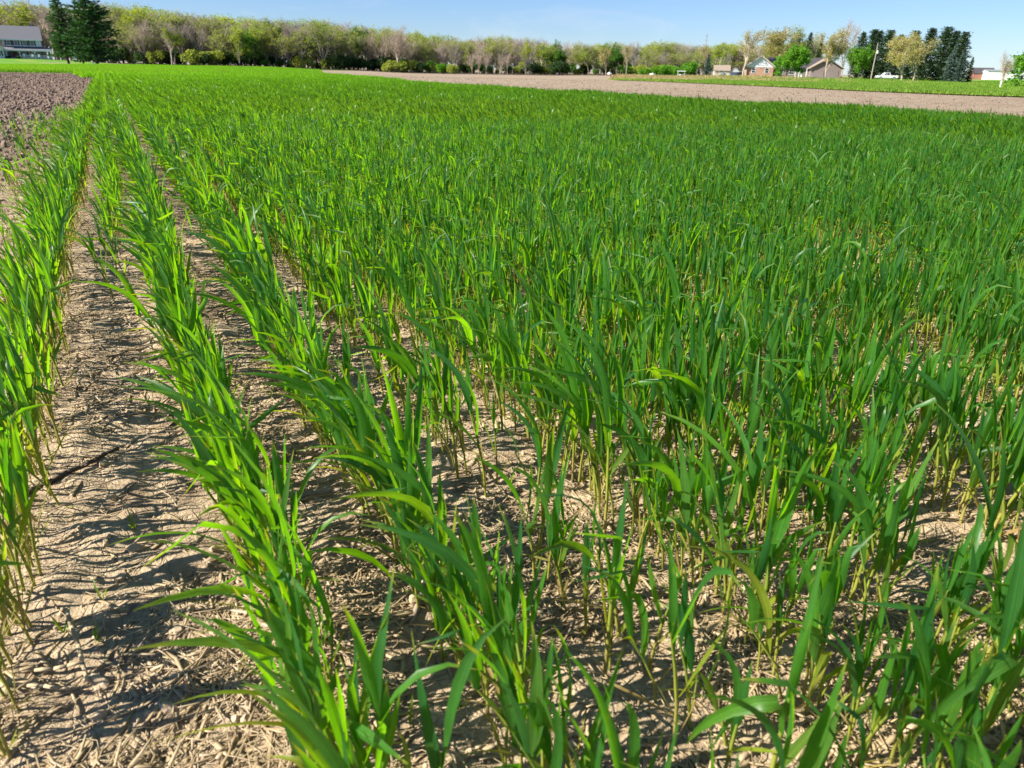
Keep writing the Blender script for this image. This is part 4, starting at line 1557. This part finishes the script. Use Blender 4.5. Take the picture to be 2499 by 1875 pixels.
# ------------------------------------------------------------------ buildings
M_SIDE = plain('pale_siding', (0.62, 0.63, 0.66), 0.6, 0.05, 5)
M_TRIM = plain('white_trim', (0.80, 0.80, 0.80), 0.5, 0.04, 5)
M_ROOFG = plain('grey_shingle', (0.15, 0.15, 0.165), 0.9, 0.18, 9)
M_ROOFD = plain('dark_shingle', (0.055, 0.05, 0.055), 0.9, 0.2, 9)
M_ROOFT = plain('tan_shingle', (0.27, 0.215, 0.17), 0.9, 0.15, 9)
M_NAVY = plain('navy_shutter', (0.02, 0.028, 0.07), 0.5, 0.1, 5)
M_DOOR = plain('maroon_door', (0.09, 0.02, 0.022), 0.5, 0.1, 5)
M_BRICKW = plain('porch_wall', (0.20, 0.16, 0.15), 0.85, 0.2, 14)
M_BARN = plain('barn_red', (0.30, 0.13, 0.095), 0.8, 0.15, 1.2)
M_BEIGE = plain('beige_siding', (0.56, 0.50, 0.40), 0.7, 0.1, 4)
M_WOOD = plain('pole_wood', (0.34, 0.29, 0.24), 0.85, 0.2, 8)
M_METAL = plain('grey_metal', (0.42, 0.43, 0.44), 0.45, 0.08, 4, 0.5)
M_BLUE = plain('dark_blue', (0.02, 0.035, 0.075), 0.5, 0.15, 3)


def glass_mat():
    m, t, N, L, P = newmat('window_glass')
    P.inputs['Base Color'].default_value = (0.03, 0.035, 0.045, 1)
    P.inputs['Roughness'].default_value = 0.08
    P.inputs['Specular IOR Level'].default_value = 0.7
    return m


def brick_mat():
    m, t, N, L, P = newmat('red_brick')
    tc = nd(t, 'ShaderNodeTexCoord')
    bk = nd(t, 'ShaderNodeTexBrick')
    mp = nd(t, 'ShaderNodeMapping')
    mp.inputs['Rotation'].default_value = (pi / 2, 0, 0)
    L.new(tc.outputs['Object'], mp.inputs[0])
    L.new(mp.outputs[0], bk.inputs['Vector'])
    bk.inputs['Scale'].default_value = 2.2
    bk.inputs['Color1'].default_value = (0.42, 0.20, 0.13, 1)
    bk.inputs['Color2'].default_value = (0.34, 0.15, 0.10, 1)
    bk.inputs['Mortar'].default_value = (0.48, 0.42, 0.36, 1)
    L.new(bk.outputs[0], P.inputs['Base Color'])
    P.inputs['Roughness'].default_value = 0.9
    return m


M_GLASS = glass_mat()
M_BRICK = brick_mat()


def window(parent, x, z, w, h, y, shutter=None, dark=None):
    """framed sash window on a wall facing -y"""
    f = MB()
    f.box(x - w / 2 - 0.08, x - w / 2, y - 0.06, y + 0.02, z - 0.08, z + h + 0.08)
    f.box(x + w / 2, x + w / 2 + 0.08, y - 0.06, y + 0.02, z - 0.08, z + h + 0.08)
    f.box(x - w / 2, x + w / 2, y - 0.06, y + 0.02, z + h, z + h + 0.08)
    f.box(x - w / 2, x + w / 2, y - 0.09, y + 0.02, z - 0.08, z)
    f.box(x - w / 2, x + w / 2, y - 0.05, y + 0.01, z + h / 2 - 0.03, z + h / 2 + 0.03)
    o = f.build('window', M_TRIM, parent)
    MB().box(x - w / 2, x + w / 2, y - 0.03, y - 0.015, z, z + h / 2 - 0.03).build('pane', M_GLASS, o)
    MB().box(x - w / 2, x + w / 2, y - 0.03, y - 0.015, z + h / 2 + 0.03, z + h).build('pane', M_GLASS, o)
    if shutter:
        for sx in (-1, 1):
            x0 = x + sx * (w / 2 + 0.08 + 0.22)
            MB().box(x0 - 0.21, x0 + 0.21, y - 0.07, y - 0.005, z - 0.06, z + h + 0.06).build('shutter', shutter, parent)


def porch_house():
    px, py, Y = 60, 144.5, 252
    x, y, _ = far_xy(px, py, Y)
    e = empty('porch_house', (x, y, float(terrain(x, y))), R(31))
    tag(e, 'two storey pale house with grey roof and front porch', 'house')
    # local: front faces -y, x along the front
    MB().box(-5.0, 5.6, 0, 8, 0, 5.75).build('wall', M_SIDE, e)
    rf = MB()
    rf.prism([(-0.7, 5.62), (4.0, 9.6), (8.7, 5.62), (8.7, 5.8), (4.0, 9.82), (-0.7, 5.8)], 'x', -5.5, 6.1)
    r_ = rf.build('roof', M_ROOFG, e)
    MB().box(-5.52, 6.12, -0.76, -0.66, 5.5, 5.8).build('fascia', M_TRIM, r_)
    MB().box(3.2, 4.2, 5.0, 5.9, 8.2, 10.5).build('chimney', M_BRICKW, r_)
    for g in (-5.0, 5.6):
        MB().prism([(0.02, 5.7), (4.0, 9.25), (7.98, 5.7)], 'x', g - 0.05, g + 0.05).build('gable', M_SIDE, e)
    MB().box(-4.98, 5.58, -0.03, 0.02, 3.45, 3.75).build('skirt', M_NAVY, e)
    for wx in (-3.35, -1.35, 1.0, 3.05):
        window(e, wx, 4.05, 0.95, 1.3, 0.0, M_NAVY)
    # porch along the front
    MB().box(-4.6, 8.0, -2.4, -0.02, 0.0, 0.35).build('porch_floor', M_BEIGE, e)
    MB().box(-4.6, 5.55, -0.06, -0.025, 0.35, 3.0).build('porch_wall', M_BRICKW, e)
    p_ = MB()
    p_.prism([(-2.7, 2.55), (0.0, 3.35), (0.0, 3.5), (-2.7, 2.7)], 'x', -4.9, 8.2)
    pr_ = p_.build('porch_roof', M_ROOFG, e)
    MB().box(-4.9, 8.2, -2.76, -2.68, 2.35, 2.72).build('fascia', M_TRIM, pr_)
    for sx in (-4.4, -0.9, 3.2, 7.8):
        q = MB()
        q.box(sx - 0.09, sx + 0.09, -2.5, -2.32, 0.3, 2.45)
        po = q.build('porch_post', M_TRIM, e)
        for s2 in (-1, 1):
            b = MB()
            for k in range(4):                     # curved bracket under the eave
                a0, a1 = k * pi / 8, (k + 1) * pi / 8
                b.tube((sx + s2 * (0.1 + 0.75 * (1 - cos(a0))), -2.41, 1.65 + 0.72 * sin(a0)), (sx + s2 * (0.1 + 0.75 * (1 - cos(a1))), -2.41, 1.65 + 0.72 * sin(a1)), 0.05, None, 5)
            b.build('bracket', M_TRIM, po)
    for a, b in ((-0.8, 3.1), (3.3, 7.7)):
        q = MB()
        q.box(a, b, -2.45, -2.37, 1.12, 1.2)
        q.box(a, b, -2.45, -2.37, 0.45, 0.52)
        rl = q.build('porch_railing', M_TRIM, e)
        n_ = int((b - a) / 0.16)
        for k in range(n_):
            xx = a + (k + 0.5) * (b - a) / n_
            MB().box(xx - 0.03, xx + 0.03, -2.43, -2.39, 0.52, 1.12).build('baluster', M_TRIM, rl)
    MB().box(-2.75, -1.8, -0.12, -0.05, 0.35, 2.4).build('door', M_DOOR, e)
    for wx in (0.3, 2.1, 4.3):
        window(e, wx, 1.0, 1.1, 1.4, -0.07, M_NAVY)
    for wx in (-3.9, -1.2):
        pass
    # front gable wing at the far left
    w = MB()
    w.box(-10.2, -5.02, -5.0, 3, 0, 2.9)
    w.build('wing_wall', M_SIDE, e)
    MB().prism([(-10.2, 2.88), (-7.6, 5.2), (-5.02, 2.88)], 'y', -4.98, 2.9).build('wing_gable', M_SIDE, e)
    wr = MB()
    wr.prism([(-10.7, 2.6), (-7.6, 5.35), (-4.6, 2.6), (-4.6, 2.8), (-7.6, 5.58), (-10.7, 2.8)], 'y', -5.35, 3.3)
    wro = wr.build('wing_roof', M_ROOFG, e)
    for s2 in (-1, 1):
        q = MB()
        q.prism([(-7.6, 5.3), (-7.6, 5.62), (-7.6 + s2 * 3.05, 2.82), (-7.6 + s2 * 3.05, 2.55)], 'y', -5.45, -5.36)
        q.build('bargeboard', M_TRIM, wro)
    window(e, -6.3, 0.9, 0.9, 1.4, -5.0, M_NAVY)
    # clipped bushes
    return e


porch_house()
for i, (px, d_) in enumerate(((22, 'left of the maroon door'), (47, 'right of the maroon door'))):
    plant('shrub', 'shrubdark', px, 146, 246, 8, 'small clipped dark bush by the porch, ' + d_, 'shrub', None, i, 1.5)
# porch chairs
for i, px in enumerate((61, 81, 97)):
    x, y, _ = far_xy(px, 144, 249.6)
    c_ = empty('porch_chair', (x, y, float(terrain(x, y)) + 0.36), R(31))
    tag(c_, ('left', 'middle', 'right')[i] + ' white chair on the front porch', 'chair')
    MB().box(-0.3, 0.3, -0.3, 0.3, 0.38, 0.44).build('seat', M_TRIM, c_)
    MB().box(-0.3, 0.3, 0.24, 0.30, 0.44, 1.15).build('backrest', M_TRIM, c_)
    for sx in (-0.26, 0.26):
        for sy in (-0.26, 0.26):
            MB().box(sx - 0.03, sx + 0.03, sy - 0.03, sy + 0.03, 0, 0.38).build('leg', M_TRIM, c_)


def brick_house():
    x, y, _ = far_xy(1852, 188.5, 226)
    e = empty('brick_house', (x, y, float(terrain(x, y)) - 0.05), R(-14))
    tag(e, 'single storey brick house with pale gable and dark roof', 'house')
    # gable front faces -y, wing runs to +x
    MB().box(-3.7, 3.7, 0, 11, 0, 2.9).build('wall', M_BRICK, e)
    MB().prism([(-3.72, 2.88), (0, 5.55), (3.72, 2.88)], 'y', -0.04, 0.06).build('gable', M_BEIGE if False else M_SIDE, e)
    rf = MB()
    rf.prism([(-4.3, 2.62), (0, 5.68), (4.3, 2.62), (4.3, 2.8), (0, 5.9), (-4.3, 2.8)], 'y', -0.5, 11.5)
    r_ = rf.build('roof', M_ROOFD, e)
    for s2 in (-1, 1):
        MB().prism([(0, 5.62), (0, 5.92), (s2 * 4.32, 2.82), (s2 * 4.32, 2.58)], 'y', -0.58, -0.505).build('bargeboard', M_BEIGE, r_)
    MB().box(-3.74, 3.74, -0.07, -0.042, 2.72, 2.9).build('frieze', M_TRIM, e)
    for wx in (-1.75, 1.95):
        window(e, wx, 1.25, 0.95, 1.15, 0.0)
    MB().box(3.72, 17.0, 2.5, 9.5, 0, 2.75).build('wing_wall', M_BRICKW, e)
    q = MB()
    q.prism([(1.9, 2.6), (6.0, 5.3), (10.1, 2.6), (10.1, 2.78), (6.0, 5.5), (1.9, 2.78)], 'x', 2.2, 17.6)
    wr = q.build('wing_roof', M_ROOFD, e)
    MB().box(5.0, 5.9, 5.6, 6.4, 4.6, 6.3).build('chimney', M_BRICK, wr)
    for wx in (6.0, 9.0, 14.0):
        window(e, wx, 1.0, 1.3, 1.3, 2.5)
    MB().box(11.0, 12.0, 2.42, 2.47, 0.1, 2.2).build('door', M_TRIM, e)
    for wx in (10.0, 13.0):
        MB().box(wx - 0.08, wx + 0.08, 1.5, 1.66, 0, 2.62).build('porch_post', M_TRIM, e)
    # garage wing with tan roof
    MB().box(13.6, 21.5, -4.0, 2.45, 0, 2.7).build('garage_wall', M_BRICKW, e)  # dark wall colour holds the shade of the trees
    q = MB()
    q.prism([(13.0, 2.5), (17.5, 5.1), (22.1, 2.5), (22.1, 2.7), (17.5, 5.3), (13.0, 2.7)], 'y', -4.6, 6.0)
    q.build('garage_roof', M_ROOFT, e)
    MB().prism([(13.6, 2.68), (17.5, 4.95), (21.5, 2.68)], 'y', -3.98, -3.9).build('garage_gable', M_BRICKW, e)  # tree shade put into the gable colour as well
    for gx_ in (15.6, 19.4):
        d = MB()
        d.box(gx_ - 1.35, gx_ + 1.35, -4.08, -4.01, 0.02, 2.15)
        dd = d.build('garage_door', M_BRICKW, e)  # door in the same dark tone, tree shade painted in
        for k in range(3):
            MB().box(gx_ - 1.3, gx_ + 1.3, -4.1, -4.081, 0.5 + k * 0.53, 0.53 + k * 0.53).build('panel_joint', M_METAL, dd)
    return e


brick_house()


def small_building(name, px, py, Y, w, d, h, rise, wall, roof, rz, label, cat, doors=(), gable='x', overhang=0.25):
    x, y, _ = far_xy(px, py, Y)
    e = empty(name, (x, y, float(terrain(x, y)) - 0.05), rz)
    tag(e, label, cat)
    MB().box(-w / 2, w / 2, 0, d, 0, h).build('wall', wall, e)
    q = MB()
    o = overhang
    q.prism([(-o, h - 0.08), (d / 2, h + rise - 0.04), (d + o, h - 0.08), (d + o, h + 0.06), (d / 2, h + rise + 0.12), (-o, h + 0.06)], 'x', -w / 2 - o, w / 2 + o)
    q.build('roof', roof, e)
    for sx in (-1, 1):
        MB().prism([(0.03, h), (d / 2, h + rise - 0.08), (d - 0.03, h)], 'x', sx * w / 2 - 0.02, sx * w / 2 + 0.02).build('gable', wall, e)
    for (dx, dw, dh, m) in doors:
        MB().box(dx - dw / 2, dx + dw / 2, -0.05, -0.005, 0.02, dh).build('door', m, e)
    return e


small_building('garden_shed', 1760, 188.5, 242, 4.6, 3.2, 1.9, 1.5, M_BEIGE, M_ROOFT, R(-10), 'beige garden shed with grey brown roof left of the brick house', 'shed', [(0.6, 1.0, 1.7, M_TRIM)])
small_building('red_barn', 2398, 194, 345, 8.5, 6, 2.6, 2.2, M_BARN, M_ROOFD, R(-12), 'low rust red barn with dark roof at the far right', 'barn', [(0, 2.5, 2.2, M_BARN)])
small_building('white_barn', 2452, 194.5, 338, 14.5, 8, 3.6, 0.5, M_WHITE, M_METAL, R(-12), 'long white metal building beside the red barn', 'barn', [(6.3, 1.0, 2.2, M_NAVY)])


def open_shelter():
    x, y, _ = far_xy(1662, 186.5, 255)
    e = empty('open_shelter', (x, y, float(terrain(x, y))), R(-8))
    tag(e, 'small white roofed open shelter left of the dark spruce', 'shelter')
    for sx in (-1.1, 1.1):
        for sy in (0, 1.8):
            MB().box(sx - 0.07, sx + 0.07, sy - 0.07, sy + 0.07, 0, 1.5).build('post', M_TRIM, e)
    MB().box(-1.0, 0.0, 0.1, 1.6, 0.0, 0.75).build('white_box', M_TRIM, e)
    MB().box(-1.35, 1.35, -0.3, 2.1, 1.5, 1.72).build('roof', M_TRIM, e)


open_shelter()
tx, ty, _ = far_xy(1671, 187, 253.5)
e = empty('garden_tractor', (tx, ty, float(terrain(tx, ty))), R(60))
tag(e, 'small red garden tractor under the open shelter', 'tractor')
MB().box(-0.25, 0.25, 0.1, 0.85, 0.3, 0.75).build('hood', M_BARN, e, 0.04)
MB().box(-0.3, 0.3, -0.6, 0.1, 0.28, 0.45).build('frame', M_BARN, e, 0.03)
MB().box(-0.22, 0.22, -0.55, -0.15, 0.46, 0.75).build('seat', M_NAVY, e, 0.03)
for sx in (-0.33, 0.33):
    MB().tube((sx - 0.08, -0.4, 0.26), (sx + 0.08, -0.4, 0.26), 0.26, None, 12).build('wheel', M_NAVY, e)
    MB().tube((sx - 0.06, 0.65, 0.18), (sx + 0.06, 0.65, 0.18), 0.18, None, 12).build('wheel', M_NAVY, e)


def tank(px, py, Y, L, r, label, mat, cat='tank'):
    x, y, _ = far_xy(px, py, Y)
    e = empty('propane_tank', (x, y, float(terrain(x, y))), R(8))
    tag(e, label, cat)
    q = MB()
    n = 12
    prof = [(-L / 2 - r * 0.75, 0.05), (-L / 2 - r * 0.6, r * 0.55), (-L / 2 - r * 0.3, r * 0.87), (-L / 2, r), (L / 2, r), (L / 2 + r * 0.3, r * 0.87), (L / 2 + r * 0.6, r * 0.55), (L / 2 + r * 0.75, 0.05)]
    for (a, ra), (b, rb) in zip(prof[:-1], prof[1:]):
        q.tube((a, 0, r + 0.25), (b, 0, r + 0.25), ra, rb, n)
    q.build('vessel', mat, e, 0, True)
    for sx in (-L * 0.32, L * 0.32):
        MB().box(sx - 0.06, sx + 0.06, -r * 0.6, r * 0.6, 0, 0.4).build('foot', M_METAL, e)
    MB().tube((0, 0, 2 * r + 0.2), (0, 0, 2 * r + 0.42), 0.14, None, 8).build('valve_cap', mat, e)


tank(1487, 184.5, 262, 1.0, 0.42, 'white rounded tank at the wood edge by the tan trees', M_WHITE)
tank(1592, 185.5, 255, 1.6, 0.3, 'low white tank before the bright bushes', M_WHITE)
# dark blue covered pool beside the brick house
x, y, _ = far_xy(1798, 187.5, 240)
e = empty('above_ground_pool', (x, y, float(terrain(x, y))))
tag(e, 'dark blue round pool beside the brick house', 'pool')
MB().tube((0, 0, 0), (0, 0, 1.35), 2.0, None, 24).build('wall', M_BLUE, e)
MB().tube((0, 0, 1.36), (0, 0, 1.42), 2.08, None, 24).build('rim', M_METAL, e)
# brush pile
x, y, _ = far_xy(1776, 190, 226)
e = empty('brush_pile', (x, y, float(terrain(x, y))))
tag(e, 'pale heap of cut branches before the beige shed', 'brush pile')
q = MB()
for i in range(40):
    a = Vector((tr.normal(0, 1.0), tr.normal(0, 0.5), tr.uniform(0, 0.35)))
    b = a + Vector((tr.normal(0, 0.9), tr.normal(0, 0.5), tr.uniform(0, 0.45)))
    q.tube(a, b, 0.05, 0.02, 4)
q.build('branches', B_PALE, e)


def utility_pole():
    x, y, _ = far_xy(2125, 194.5, 214)
    e = empty('utility_pole', (x, y, float(terrain(x, y))))
    tag(e, 'wooden utility pole with a pale transformer left of the pickup', 'utility pole')
    MB().tube((0, 0, -0.2), (0, 0, 9.0), 0.17, 0.11, 10).build('pole', M_WOOD, e)
    q = MB()
    q.tube((0.32, 0, 6.55), (0.32, 0, 7.3), 0.24, 0.24, 12)
    t_ = q.build('transformer', M_TRIM, e)
    MB().tube((0.32, 0, 7.3), (0.32, 0, 7.5), 0.06, 0.03, 8).build('bushing', M_METAL, t_)
    MB().box(-0.02, 0.14, -0.04, 0.04, 6.8, 7.0).build('mounting_bracket', M_METAL, e)
    MB().tube((0, 0, 9.0), (0, 0, 9.25), 0.05, 0.03, 8).build('insulator', M_METAL, e)


utility_pole()


def pickup():
    x, y, _ = far_xy(2162, 194.8, 214)
    e = empty('pickup_truck', (x, y, float(terrain(x, y)) + 0.08), R(172))
    tag(e, 'white pickup truck parked by the drive before the evergreens', 'pickup truck')
    M_CAR = plain('car_paint', (0.72, 0.74, 0.78), 0.3, 0.02, 2)
    M_TYRE = plain('tyre', (0.02, 0.02, 0.02), 0.9, 0.1, 9)
    q = MB()
    # side profile (x forward), body with bonnet, cab bottom and bed
    q.prism([(-2.75, 0.55), (-2.78, 1.12), (-0.65, 1.14), (1.25, 1.14), (2.55, 1.05), (2.75, 0.92), (2.78, 0.5), (2.3, 0.42), (-2.5, 0.42)], 'y', -0.95, 0.95)
    body = q.build('body', M_CAR, e, 0.03)
    q = MB()
    vs = []
    for yy_, s_ in ((-0.9, 1), (0.9, 1)):
        vs += [(-0.7, yy_, 1.14), (1.3, yy_, 1.14), (0.62, yy_ * 0.82, 1.78), (-0.55, yy_ * 0.82, 1.8)]
    q.add(vs, [(0, 1, 2, 3), (4, 7, 6, 5), (0, 4, 5, 1), (1, 5, 6, 2), (2, 6, 7, 3), (3, 7, 4, 0)])
    cab = q.build('cab', M_CAR, e)
    for sy in (-1, 1):
        w_ = MB()
        y0, y1 = sy * 0.905, sy * 0.765
        w_.add([(-0.5, y0, 1.19), (0.3, y0, 1.19), (0.3, y1, 1.70), (-0.45, y1, 1.70)], [(0, 1, 2, 3)])
        w_.add([(0.38, y0, 1.19), (1.12, y0, 1.19), (0.58, y1, 1.70), (0.38, y1, 1.70)], [(0, 1, 2, 3)])
        w_.build('side_window', M_GLASS, cab)
        for wx in (-1.75, 1.75):
            wh = MB().tube((wx, sy * 0.72, 0.38), (wx, sy * 0.97, 0.38), 0.38, None, 18).build('wheel', M_TYRE, e)
            MB().tube((wx, sy * 0.965, 0.38), (wx, sy * 0.985, 0.38), 0.22, None, 14).build('rim', M_METAL, wh)
        MB().box(2.74, 2.80, sy * 0.7 - 0.16, sy * 0.7 + 0.16, 0.72, 0.92).build('headlight', M_GLASS, e)
        MB().box(-2.81, -2.775, sy * 0.85 - 0.07, sy * 0.85 + 0.07, 0.7, 1.05).build('tail_light', M_DOOR, e)
    w_ = MB()
    w_.add([(1.22, -0.82, 1.2), (1.22, 0.82, 1.2), (0.68, 0.7, 1.72), (0.68, -0.7, 1.72)], [(0, 1, 2, 3)])
    w_.build('windscreen', M_GLASS, cab)
    MB().box(-2.6, -0.75, -0.82, 0.82, 1.143, 1.15).build('bed', M_TYRE, e)
    MB().box(2.76, 2.88, -0.9, 0.9, 0.42, 0.6).build('bumper', M_METAL, e)


pickup()


def radio_mast():
    x, y, _ = far_xy(1714, 180, 620)
    e = empty('radio_mast', (x, y, float(terrain(x, y))))
    tag(e, 'thin lattice radio mast far behind the wood', 'mast')
    for k in range(3):
        a = k * 2.094
        MB().tube((1.0 * cos(a), 1.0 * sin(a), 0), (0.35 * cos(a), 0.35 * sin(a), 29), 0.14, 0.09, 5).build('leg', M_METAL, e)
    q = MB()
    for i in range(20):
        z0, z1 = i * 1.45, (i + 1) * 1.45
        for k in range(3):
            a, b = k * 2.094 + (i % 2) * 2.094, k * 2.094 + 2.094 - (i % 2) * 2.094
            r0, r1 = 1.0 - 0.65 * z0 / 29, 1.0 - 0.65 * z1 / 29
            q.tube((r0 * cos(a), r0 * sin(a), z0), (r1 * cos(b), r1 * sin(b), z1), 0.06, None, 4)
    q.build('bracing', M_METAL, e)
    for zz_ in (21, 24.5, 27.5):
        MB().tube((-1.1, 0, zz_), (1.1, 0, zz_), 0.1, None, 5).build('antenna_arm', M_METAL, e)
    MB().tube((0, 0, 28.8), (0, 0, 32), 0.07, 0.04, 5).build('antenna', M_METAL, e)


radio_mast()
# survey flag in the wheat, mailbox-like bench by the pines
x, y, _ = far_xy(229, 168, 120)
e = empty('marker_flag', (x, y, float(terrain(x, y))), R(20))
tag(e, 'small white marker flag on a wire standing in the far wheat', 'flag')
MB().tube((0, 0, 0), (0, 0, 0.75), 0.008, None, 5).build('wire', M_METAL, e)
MB().add([(0, 0, 0.48), (0.26, 0.02, 0.5), (0.22, -0.03, 0.74), (0, 0, 0.75), (0, 0.012, 0.48), (0.26, 0.032, 0.5), (0.22, -0.018, 0.74), (0, 0.012, 0.75)], [(0, 1, 2, 3), (7, 6, 5, 4), (0, 4, 5, 1), (1, 5, 6, 2), (2, 6, 7, 3), (3, 7, 4, 0)]).build('flag_cloth', M_WHITE, e)
x, y, _ = far_xy(343, 157.5, 225)
e = empty('garden_bench', (x, y, float(terrain(x, y))), R(15))
tag(e, 'small pale bench at the lawn edge right of the pines', 'bench')
for k in range(3):
    MB().box(-0.7, 0.7, -0.25 + k * 0.17, -0.11 + k * 0.17, 0.42, 0.46).build('slat', M_BEIGE, e)
for sx in (-0.55, 0.55):
    MB().box(sx - 0.04, sx + 0.04, -0.22, 0.22, 0, 0.42).build('leg', M_BEIGE, e)
MB().box(-0.7, 0.7, 0.26, 0.30, 0.55, 0.9).build('backrest', M_BEIGE, e)
x, y, _ = far_xy(1988, 195.5, 205)
e = empty('lawn_marker', (x, y, float(terrain(x, y)) + 0.05))
tag(e, 'small white post standing on the lawn before the garage', 'post')
MB().tube((0, 0, 0), (0, 0, 0.55), 0.12, 0.08, 8).build('post', M_TRIM, e)
MB().tube((0, 0, 0.55), (0, 0, 0.68), 0.13, 0.03, 8).build('cap', M_TRIM, e)
